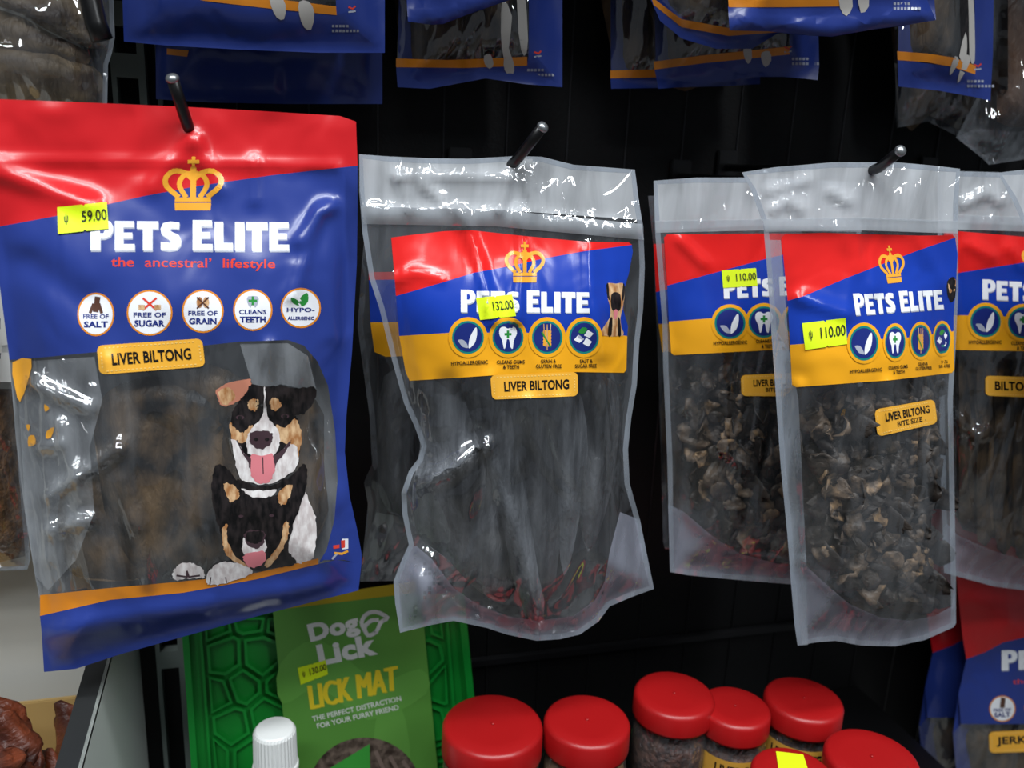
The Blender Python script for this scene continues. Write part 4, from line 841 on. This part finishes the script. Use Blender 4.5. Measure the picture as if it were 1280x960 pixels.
upper('furthest-back pouch of the top cluster', 'dim pouch end furthest back of the cluster right of the centre peg', bt, 762, 950, .040, 109, base=[[(763, 97), (950, 94)]+bt[::-1]], window=[(762, -140), (950, -140), (950, 84), (763, 88)], stripe=[(763, 88), (950, 84), (950, 94), (763, 98)])
bt = [(820, 95), (823, 111), (874, 107), (939, 96), (980, 96), (1022, 100)]
upper('frosty-edged pouch of the top cluster', 'pouch end with a frosty lower edge and printed paws, right of the centre peg', bt, 812, 1018, .070, 111, base=[[(818, 86), (880, 78), (987, 68), (987, -140), (1018, -140), (1024, 80)]+bt[::-1]], window=[(812, -140), (987, -140), (987, 60), (880, 70), (817, 78)], creases=(([(823, 116), (874, 112), (939, 101), (1022, 104)], .008, 9),), stripe=[(817, 77), (880, 69), (987, 58), (987, 68), (880, 79), (818, 87)],
      paws=[[(930, 58), (938, 57), (940, 72), (935, 80), (930, 70)], [(952, 66), (962, 64), (964, 76), (957, 84), (952, 76)]], lettering=(990, 72), flag=(985, 62))
bt = [(812, -4), (825, 26), (852, 48), (895, 61), (940, 61), (975, 40)]
upper('curving pouch of the top cluster', 'pouch end curving up to the left in the cluster at the top', bt, 790, 980, .105, 113, base=[[(806, -24), (817, 4), (852, 34), (911, 45), (978, 40)]+bt[::-1]], window=[(790, -140), (980, -140), (978, 32), (911, 36), (852, 25), (812, -14)], stripe=[(808, -22), (817, -2), (852, 24), (911, 35), (978, 32), (978, 40), (911, 45), (852, 34), (817, 6)])
bt = [(912, 38), (960, 39), (1000, 44), (1040, 46), (1090, 37), (1130, 32), (1170, 25)]
upper('lavender-blue pouch', 'bright lavender-blue pouch end in front of the cluster at the top right', bt, 905, 1140, .150, 115, base=[[(910, 8), (1050, 8), (1060, -140), (1140, -140), (1150, -20)]+bt[::-1]], window=[(905, -140), (1060, -140), (1052, 0), (910, 0)], stripe=[(910, -3), (980, -3), (1052, -4), (1050, 8), (980, 9), (911, 9)], paws=[[(1050, -8), (1062, -10), (1066, 8), (1058, 20), (1050, 10)], [(1072, -12), (1084, -12), (1086, 8), (1076, 16)]], lettering=(1117, 3), creases=(([(905, 56), (1040, 62), (1175, 40)], .020, 26),))
bt = [(1119, 112), (1121, 160), (1160, 152), (1200, 172), (1245, 180)]
upper('dim brown pouch at top right', 'dim brown pouch end low behind the striped pouch at the top right', bt, 1117, 1250, .045, 117, base=[[(1119, 150), (1160, 145), (1200, 164), (1245, 172)]+bt[1:][::-1]], window=[(1117, -140), (1250, -140), (1246, 172), (1200, 163), (1160, 144), (1119, 150)], rearm=BACKF, basem=BODY)
bt = [(1123, 108), (1172, 113), (1217, 121), (1238, 126)]
upper('orange-striped pouch at top right', 'blue pouch end with bright orange stripe and dog legs at the top right', bt, 1124, 1244, .105, 119, base=[[(1122, 75), (1192, 83), (1218, 92), (1219, -140), (1244, -140), (1241, 69)]+bt[::-1]], window=[(1124, -140), (1219, -140), (1219, 84), (1192, 74), (1122, 66)], stripe=[(1121.5, 64), (1160, 67), (1192, 72), (1220, 82), (1219, 93), (1192, 84), (1160, 78), (1122, 75)],
      legs=[([[(1203, -60), (1216, -60), (1217, 40), (1212, 70), (1204, 60), (1200, 20)]], DBLACK), ([[(1209, -60), (1216, -20), (1219, 60), (1217, 80), (1212, 70), (1211, 20)], [(1199, 70), (1207, 40), (1209, 60), (1206, 78)]], PAWC)], paws=[[(1194, 70), (1199, 76), (1192, 89), (1187, 94), (1189, 82)], [(1208, 68), (1213, 76), (1203, 96), (1197, 104), (1199, 92)]], lettering=(1209, 100), flag=(1222, 84))
bt = [(1195, 172), (1227, 197), (1236, 206), (1263, 202), (1300, 196), (1380, 190)]
out = [(1236, -330), (1390, -330), (1390, 60)]+bt[::-1]+[(1222, 120), (1240, 60)]
S = Surf(out, .085, H=.016, margin=8, width=55, lo=.1, hi=.5, amp=.002, seed=121, creases=(([(1266, 0), (1262, 100), (1275, 130)], .004, 7),))
e = root('treat_pouch', P1(1310, -300, .085), 'brown clear pouch end with a grey gusset at the top right corner', 'pouch')
films(S, e, out, gusset=[(1195, 172), (1222, 160), (1263, 165), (1380, 160), (1380, 190), (1300, 196), (1263, 202), (1236, 206), (1227, 197)], cell=12, edge=5, body=DIMF, gusm=BODY, edgem=BODY)
slab('dried_treat_block', smooth([(1246, -200), (1380, -200), (1382, 150), (1300, 158), (1236, 148), (1246, 60)], 2), S, .014, plain('dark_brown_meat', (38, 28, 24), .5, .5, MEATG, var=((92, 66, 48), 22, (1.5, 1, .6))), 'dark brown dried filling of the pouch at the top right corner', 'dried meat', clear=.004, seed=9, cell=14)
peg(1310, -300, .086, 1318, -325, .02, 'black peg hook above the picture at the top right corner')
# clear pouch of brown pieces, top left corner
out = [(-260, -330), (144, -330), (142, 0), (143.5, 47), (140, 66), (135, 81), (134, 132), (132, 160), (-230, 150), (-255, 0)]
S = Surf(out, .095, H=.018, margin=6, width=70, lo=.1, hi=.5, amp=.0028, sx=50, sy=40, seed=131, creases=(([(0, 0), (60, 30), (120, 55)], .005, 8), ([(20, 10), (110, 24)], .003, 7), ([(105, -40), (115, 20)], .003, 6), ([(134, 0), (134, 50)], .003, 5)))
e = root('treat_pouch', P1(-60, -300, .095), 'clear pouch of brown strips at the top left corner', 'pouch')
films(S, e, out, cell=12, edge=6, body=WINF)
BR = plain('olive_brown_chew', (70, 54, 42), .5, .5, MEATG, var=((156, 134, 100), 26, (.6, 1, 2.2)))
for i, (pl, dp, lb) in enumerate((([(-120, 66), (20, 60), (90, 75), (126, 92), (128, 140), (60, 150), (-100, 150)], .001, 'olive-brown dried strip along the bottom of the top left pouch'), ([(-120, 0), (0, 12), (60, 40), (110, 66), (100, 82), (20, 66), (-110, 70)], .003, 'dried strip across the middle of the top left pouch'), ([(-150, -160), (120, -160), (132, 10), (128, 62), (60, 38), (0, 8), (-140, 0)], .005, 'wide dried piece filling the upper part of the top left pouch'))):
    slab('dried_strip', smooth(pl, 3), S, .009, BR, lb, 'dried meat', 'strips in the top left pouch', clear=.004, deep=dp, seed=140+i, cell=10)
peg(-60, -300, .096, -68, -325, .02, 'black peg hook above the picture at the top left corner')
# black hook arm in front of the top left pouch
a, b = P1(106, -60, .13), P1(128, 50, .135)
e = root('peg_hook', P1(112, -60, 0), 'broad black hook arm dropping in front of the top left pouch', 'hook'); o_ = Vector(e.location)
bm = bmesh.new(); pipe(bm, [Vector((a.x, -.002, a.z+.02))-o_, Vector((a.x, a.y+.02, a.z+.02))-o_, a-o_, P1(113, 0, .133)-o_, P1(120, 30, .135)-o_, b-o_], .0055, 12); bm_obj('arm', bm, BLACKM, e, True)
bm = bmesh.new(); box(bm, Vector((a.x-.012, -.003, a.z))-o_, Vector((a.x+.012, 0, a.z+.045))-o_, .001); bm_obj('base_plate', bm, BLACKM, e)

# ================================================================== left edge: neighbouring bay
out = [(-150, 300), (-10, 300), (6, 340), (14, 430), (22, 500), (30, 600), (38, 700), (34, 712), (-150, 720)]
S = Surf(out, .045, H=.015, margin=6, width=50, lo=.05, hi=.3, seed=151)
e = root('treat_pouch', P1(-60, 305, .045), 'clear pouch of brown crumbly treats at the left edge, white card top', 'pouch')
films(S, e, out, cell=12, edge=6, body=WINF)
sheet('header_card', [([[(-150, 300), (-10, 300), (6, 340), (14, 430), (16, 478), (-150, 470)]], plain('white_card', (226, 226, 222), .5), .3)], S, e, 12)
sheet('card_print', [([[(0, 398), (6, 402), (2, 412), (-4, 410)], [(-4, 440), (8, 444), (6, 450), (-4, 448)]], BLACK, .4)], S, e, 0)
slab('crumbly_treats', smooth([(-140, 490), (0, 486), (18, 500), (26, 600), (32, 695), (-140, 700)], 2), S, .012, plain('crumb_brown', (92, 62, 36), .6, .4, dict(scale=200, dist=.004, detail=4), var=((160, 116, 72), 120, (1, 1, 1))), 'brown crumbly filling of the pouch at the left edge', 'dog treat', clear=.003, seed=152)
peg(-60, 306, .046, -80, 292, .02, 'black peg hook at the left edge')
# carton of chews, lower left
CARD = plain('carton', (176, 146, 92), .6); z0 = -.535
c = PZ(60, 872, -.455); q = PZ(20, 940, -.455)
r = root('carton_tray', (c.x-.06, -.09, ZS), 'open cardboard tray of brown chews at the lower left corner', 'tray')
x1 = P1(98, 880, .02).x-r.location.x
for nm, lo, hi in (('tray_back', (-.16, .066, 0), (x1, .070, P1(60, 872, .02).z-ZS)), ('tray_front', (-.16, -.130, 0), (x1-.05, -.126, .035)), ('tray_side', (x1-.004, -.126, 0), (x1, .066, .035)), ('tray_side', (-.164, -.13, 0), (-.16, .07, .06)), ('tray_bottom', (-.16, -.126, .0), (x1-.004, .066, .003))):
    bm = bmesh.new(); box(bm, lo, hi, .0008); bm_obj(nm, bm, CARD, r)
bm = bmesh.new(); box(bm, (-1.2, -.36, ZS-.02), (XW-.016, -.001, ZS-.0005), .001)
r2 = bm_obj('shelf', bm, plain('pale_shelf', (150, 150, 146), .5)); tag(r2, 'pale shelf of the neighbouring bay under the cardboard tray', 'shelf')
CH = plain('red_brown_chew', (64, 26, 16), .45, .5, MEATG, var=((124, 58, 32), 40, (1, 1, 1)))
rnd = random.Random(4); chew = []
for k in range(3):
    bm = bmesh.new(); bmesh.ops.create_icosphere(bm, subdivisions=3, radius=1)
    for v in bm.verts:
        n = mnoise.noise(v.co*1.3+Vector((k*9, 0, 0)))*.5+mnoise.noise(v.co*3+Vector((k*9, 2, 0)))*.2; v.co = Vector((v.co.x*.020, v.co.y*.013, v.co.z*.006))*(1+n); v.co.z += (v.co.x/.02)**2*.008
    me = bpy.data.meshes.new('dried_chew'); bm.to_mesh(me); bm.free(); me.materials.append(CH); me.polygons.foreach_set('use_smooth', [True]*len(me.polygons)); chew.append(me)
spots = [(8, 906, .075, 'dried chew sticking up highest at the back of the cardboard tray'), (18, 929, .09, 'dried chew curled over the middle of the cardboard tray'), (38, 969, .10, 'dried chew lying toward the right of the cardboard tray'), (4, 964, .12, 'dried chew at the left front of the cardboard tray'), (60, 979, .09, 'dried chew against the right wall of the cardboard tray'), (88, 917, .06, 'dark chew leaning out of the cardboard tray beside the bracket'), (30, 992, .12, 'dried chew at the bottom front of the cardboard tray')]
for i, (x, y, d, lb) in enumerate(spots):
    o = bpy.data.objects.new('dried_chew', chew[i % 3]); col.objects.link(o); o.location = P1(x, y, d); o.rotation_euler = (rnd.uniform(-1, 1), rnd.uniform(-1, 1), rnd.uniform(0, 6)); tag(o, lb, 'dog chew', 'chews in the cardboard tray')

# ================================================================== lick mat with card
class Lean:
    """plane of a thing leaning on the panel: nearer at its foot"""
    def __init__(s, d0, k, y0): s.d0, s.k, s.y0 = d0, k, y0
    def d(s, px, py): return s.d0 + s.k*(np.asarray(py, float)-s.y0)
    def back(s, px, py): return s.d(px, py)-.004
MS = Lean(.028, .00008, 760)
e = root('lick_mat', P1(420, 1080, .05), 'green rubber lick mat with raised cell pattern, standing behind its card', 'lick mat')
GM = plain('green_rubber', (14, 132, 44), .42, .5); GM2 = plain('green_rubber_ridge', (18, 142, 50), .38, .5)
mat_out = [(224, 742), (580, 742), (602, 962), (243, 1018)]
def solid(name, polys, surf, h0, h1, mat, parent, label=None):
    """flat shapes given real height: h0..h1 in mm above the surface"""
    bm = bmesh.new(); o = origin(parent) if parent else Vector((0, 0, 0))
    for p in polys:
        px = np.array([a[0] for a in p]); py = np.array([a[1] for a in p]); d = surf.d(px, py)
        A = [bm.verts.new(Vector(c)-o) for c in P(px, py, d+h1*1e-3)]; B = [bm.verts.new(Vector(c)-o) for c in P(px, py, d+h0*1e-3)]
        bm.faces.new(A); bm.faces.new(B[::-1])
        for i in range(len(p)): bm.faces.new((A[i], B[i], B[(i+1) % len(p)], A[(i+1) % len(p)]))
    bmesh.ops.recalc_face_normals(bm, faces=bm.faces[:])
    return bm_obj(name, bm, mat, parent, False, label)
solid('mat_base', [mat_out], MS, 0, 4, GM, e)
rim = [(231, 748), (574, 748), (598, 1052), (252, 1052)]
solid('mat_rim', ring(mat_out, 12), MS, 4, 9, GM2, e)
solid('inner_rim', ring([(247, 764), (560, 764), (574, 950), (264, 1002)], 5), MS, 4, 7, GM2, e)
# cells by half-plane clipping around jittered seeds
rnd = random.Random(12); seeds = []
for j in range(7):
    for i in range(7): seeds.append((262+i*50+(25 if j % 2 else 0)+rnd.uniform(-11, 11), 772+j*44+rnd.uniform(-10, 10)))
bound = [(253, 770), (554, 770), (568, 944), (270, 994)]
def insd(poly, wd):
    return [q[3] for q in ring(poly, wd)]
for i, sd in enumerate(seeds):
    poly = bound[:]
    for j, ot in enumerate(seeds):
        if i == j: continue
        mx, my = (sd[0]+ot[0])/2, (sd[1]+ot[1])/2; nx, ny = sd[0]-ot[0], sd[1]-ot[1]
        poly = clip_half(poly, lambda x, y: (x-mx)*nx+(y-my)*ny)
        if len(poly) < 3: break
    if len(poly) < 3: continue
    ar = abs(sum(poly[k][0]*poly[(k+1) % len(poly)][1]-poly[(k+1) % len(poly)][0]*poly[k][1] for k in range(len(poly))))/2
    cxp = np.mean([p[0] for p in poly])
    if ar < 500 or 372 < cxp < 515: continue
    pp = [p for k, p in enumerate(poly) if math.hypot(p[0]-poly[k-1][0], p[1]-poly[k-1][1]) > 6]
    if len(pp) >= 3: solid('cell_ridge', ring(insd(pp, 3), 4.5), MS, 4, 7.5, GM2, e)
CS = Lean(.041, .00008, 760)
CG = plain('card_green', (92, 152, 62), .45); CG2 = plain('card_light_green', (102, 164, 70), .45)
card = sheet('card_sleeve', [([[(341, 763), (520, 741), (530, 784), (546, 950), (547, 964), (360, 992), (354, 894)]], CG, 0)], CS, e, 0, label='green printed card')
solid('card_body', [[(341, 763), (520, 741), (530, 784), (546, 950), (547, 964), (360, 992), (354, 894)]], CS, -2.5, -.1, CG, e)
sheet('card_top', [([[(340, 753), (420, 741), (520, 726), (520, 741), (341, 763)]], plain('card_yellow', (186, 164, 26), .45), .1)], CS, e, 0, label='yellow top fold')
sheet('card_pattern', [([smooth([(350, 830), (400, 800), (470, 850), (526, 836), (532, 868), (460, 900), (400, 860), (353, 880)], 3), smooth([(470, 900), (500, 880), (512, 960), (470, 990)], 3)], CG2, .1)], CS, card, 0)
def rotq(bl, br, h): return line_q(bl[0], bl[1], br[0], br[1], h)
CW = plain('card_white_print', (226, 228, 224), .5); CY = plain('card_yellow_print', (232, 206, 40), .5)
lay = [(txt('Dog', rotq((390, 809), (452, 794), 29), .05), CW, .25), (txt('Lick', rotq((400, 833), (473, 818), 27), .05), CW, .25)]
curl = smooth([(456, 788), (452, 778), (458, 768), (470, 765), (484, 772), (476, 778), (470, 790), (460, 794), (456, 784), (464, 776), (472, 775)], 3, False)
lay += [(stroke(curl, 5), CW, .28)]
sheet('brand_lettering', lay, CS, card, 0, label='white rounded serif lettering')
sheet('product_lettering', [(txt('LICK MAT', ((385+k, 857), (495+k, 832), (496.5+k, 862.7), (389+k, 887)), 0), CY, .25+.03*i) for i, k in enumerate((-1.2, 0, 1.2, 2.2))], CS, card, 0, label='yellow condensed capitals')
sheet('slogan', [(txt('THE PERFECT DISTRACTION', rotq((391, 902), (502, 876), 6.5), .02), CW, .25), (txt('FOR YOUR FURRY FRIEND', rotq((397, 911), (499, 887), 6.5), .02), CW, .25)], CS, card, 0)
sheet('picture', [([circ(456, 988, 70, 66, 40, 180, 360)], plain('picture_brown', (58, 46, 38), .5, var=((120, 104, 92), 160, (1, 1, 1))), .3), ([[(388, 975), (462, 930), (463, 978), (389, 988)]], plain('picture_green', (60, 160, 60), .5), .4)]+[(stroke([(x, 940+abs(x-470)*.35), (x+14, 972)], 5), plain('picture_grey', (128, 110, 100), .5), .42) for x in (470, 488, 504)], CS, card, 0)
price(CS, e, ((372, 835), (407, 825), (410, 843), (376, 856)), '130.00', z=.6, u0=.38)

# ================================================================== jars, bottle
LID = plain('red_lid', (166, 20, 22), .36, .5); GLASS = film('jar_plastic', .05, (220, 222, 224), .06, dict(scale=8, dist=.0003), 1.2)
JL = plain('jar_label', (214, 160, 62), .5); JFILL = plain('jar_fill_dark', (46, 30, 28), .5, .5, dict(scale=220, dist=.003), var=((104, 72, 62), 180, (1, 1, 1))); JP = plain('jar_fill_beige', (150, 112, 80), .5)
ZT = -.41
def jar(cx, cy, wpx, label, zt=ZT, sticker_=None, lab=None, fillm=None, lidh=.019, body=None):
    """cx, cy: middle of the lid top; wpx: its width"""
    p = PZ(cx, cy, zt); dep = float(np.dot(np.array(p)-CAM, fw)); rr = wpx*dep/F/2
    e = root('treat_jar', (p.x, p.y, ZS), label, 'jar', 'red-lidded jars on the shelf'); h = zt-ZS
    bm = bmesh.new(); b = .0035
    lathe(bm, [(rr, h-lidh), (rr*1.005, h-lidh+.002), (rr, h-b), (rr-b*.35, h-b*.35), (rr-b, h), (rr*.6, h-.0004), (rr*.04, h-.0004)], 48)
    lid = bm_obj('lid', bm, LID, e, True)
    bm = bmesh.new(); lathe(bm, [(rr*.04, h-.0003), (rr*.035, h+.0004), (rr*.005, h+.0005)], 12); bm_obj('lid_nub', bm, LID, lid, True)
    bm = bmesh.new(); hb = h-lidh
    lathe(bm, [(rr*.9, 0), (rr*.98, .004), (rr*.98, hb-.016), (rr*.96, hb-.010), (rr*.88, hb-.004), (rr*.88, hb+.004)], 40); bm_obj('jar_body', bm, GLASS, e, True)
    bm = bmesh.new(); lathe(bm, [(rr*.85, .002), (rr*.94, .005), (rr*.94, hb-.018), (rr*.8, hb-.012), (rr*.4, hb-.010)], 32); bm_obj('filling', bm, fillm or JFILL, e, True)
    if lab:
        bm = bmesh.new(); n = 20; a0, a1 = R(lab[0]), R(lab[1]); z0, z1 = hb-.055, hb-lab[2]; rw = rr*.99
        rows = [[bm.verts.new((rw*math.cos(a0+(a1-a0)*i/n), rw*math.sin(a0+(a1-a0)*i/n), z)) for i in range(n+1)] for z in (z0, z1)]
        for i in range(n): bm.faces.new((rows[0][i], rows[0][i+1], rows[1][i+1], rows[1][i]))
        lo = bm_obj('jar_label', bm, JL, e, True)
        v, f = text_tris(lab[3], .03); bm = bmesh.new(); m0, m1 = a0+(a1-a0)*.2, a0+(a1-a0)*.9; vs = []
        for u, w_ in v:
            a_ = m0+(m1-m0)*u; vs.append(bm.verts.new((rw*1.006*math.cos(a_), rw*1.006*math.sin(a_), z1-.014+w_*.010)))
        for t in f:
            try: bm.faces.new([vs[i] for i in t])
            except ValueError: pass
        bm_obj('lettering', bm, BLACK, lo)
    if sticker_:
        bm = bmesh.new(); ps = [PZ(x, y, zt+.0004) for x, y in sticker_]
        A = [bm.verts.new(q-Vector(e.location)) for q in ps]; B = [bm.verts.new(q-Vector(e.location)-Vector((0, 0, .0003))) for q in ps]
        bm.faces.new(A); bm.faces.new(B[::-1])
        for i in range(4): bm.faces.new((A[i], B[i], B[(i+1) % 4], A[(i+1) % 4]))
        bmesh.ops.recalc_face_normals(bm, faces=bm.faces[:]); bm_obj('price_sticker', bm, PRICE, lid, label='yellow price sticker')
    return e
jar(616, 904, 126, 'widest red-lidded jar, right beside the green lick mat', lidh=.024, fillm=JP)
jar(734, 899, 108, 'red-lidded jar second from the lick mat, beige contents below its lid', fillm=JP, lidh=.022)
jar(843, 866, 100, 'red-lidded jar with clear shoulder and dark brown filling, no label', zt=ZT+.006)
jar(919, 882, 88, 'small red-lidded jar with amber label squeezed between two taller jars', lab=(-170, -40, .012, 'LIVER BITES'))
jar(1005, 872, 96, 'furthest right jar of the back row with amber label', lab=(-190, -70, .008, 'LIVER BITES'))
jar(992, 966, 104, 'front red-lidded jar with a yellow price sticker on top', sticker_=((970, 939), (1004, 943), (1010, 962), (973, 960)))
jar(1090, 945, 114, 'rightmost red-lidded jar, cut off by the bottom of the picture')
jar(640, 1000, 112, 'orange-red lidded jar barely entering at the bottom, in front of the widest jar')
jar(880, 985, 80, 'red-lidded jar barely entering at the bottom, in front of the small labelled jar', zt=ZT-.004)
# white bottle in front of the mat
d = .105; t = P1(343, 910, d); bz = P1(343, 952, d).z
rr = abs(P1(369, 925, d).x-P1(317, 925, d).x)/2*1.04
e = root('spray_bottle', (t.x, t.y, ZS), 'white bottle with ribbed white screw cap in front of the lick mat', 'bottle')
WP = plain('white_plastic', (226, 228, 226), .35)
zc0, zc1 = bz-ZS, t.z-ZS
bm = bmesh.new(); n = 72; prof = [(rr*1.02, zc0), (rr*1.0, zc0+.002), (rr*.97, zc1-.003), (rr*.93, zc1-.001), (rr*.86, zc1), (rr*.3, zc1+.0004)]
rows = []
for k, (q, z) in enumerate(prof):
    rows.append([bm.verts.new(((q+(.0006 if (i % 2 and 0 < k < 3) else 0))*math.cos(2*math.pi*i/n), (q+(.0006 if (i % 2 and 0 < k < 3) else 0))*math.sin(2*math.pi*i/n), z)) for i in range(n)])
for A, B in zip(rows[:-1], rows[1:]):
    for i in range(n): bm.faces.new((A[i], A[(i+1) % n], B[(i+1) % n], B[i]))
bm.faces.new(rows[-1]); bm.faces.new(rows[0][::-1]); bm_obj('cap', bm, WP, e)
bm = bmesh.new(); lathe(bm, [(rr*1.08, zc0-.006), (rr*1.1, zc0-.005), (rr*1.1, zc0-.002), (rr*1.04, zc0-.0005)], 40); bm_obj('tamper_ring', bm, WP, e, True)
bm = bmesh.new(); lathe(bm, [(.026, 0), (.028, .003), (.028, max(.01, zc0-.035)), (.026, max(.014, zc0-.025)), (rr*1.0, zc0-.012), (rr*.9, zc0-.004)], 40); bm_obj('bottle_body', bm, WP, e, True)
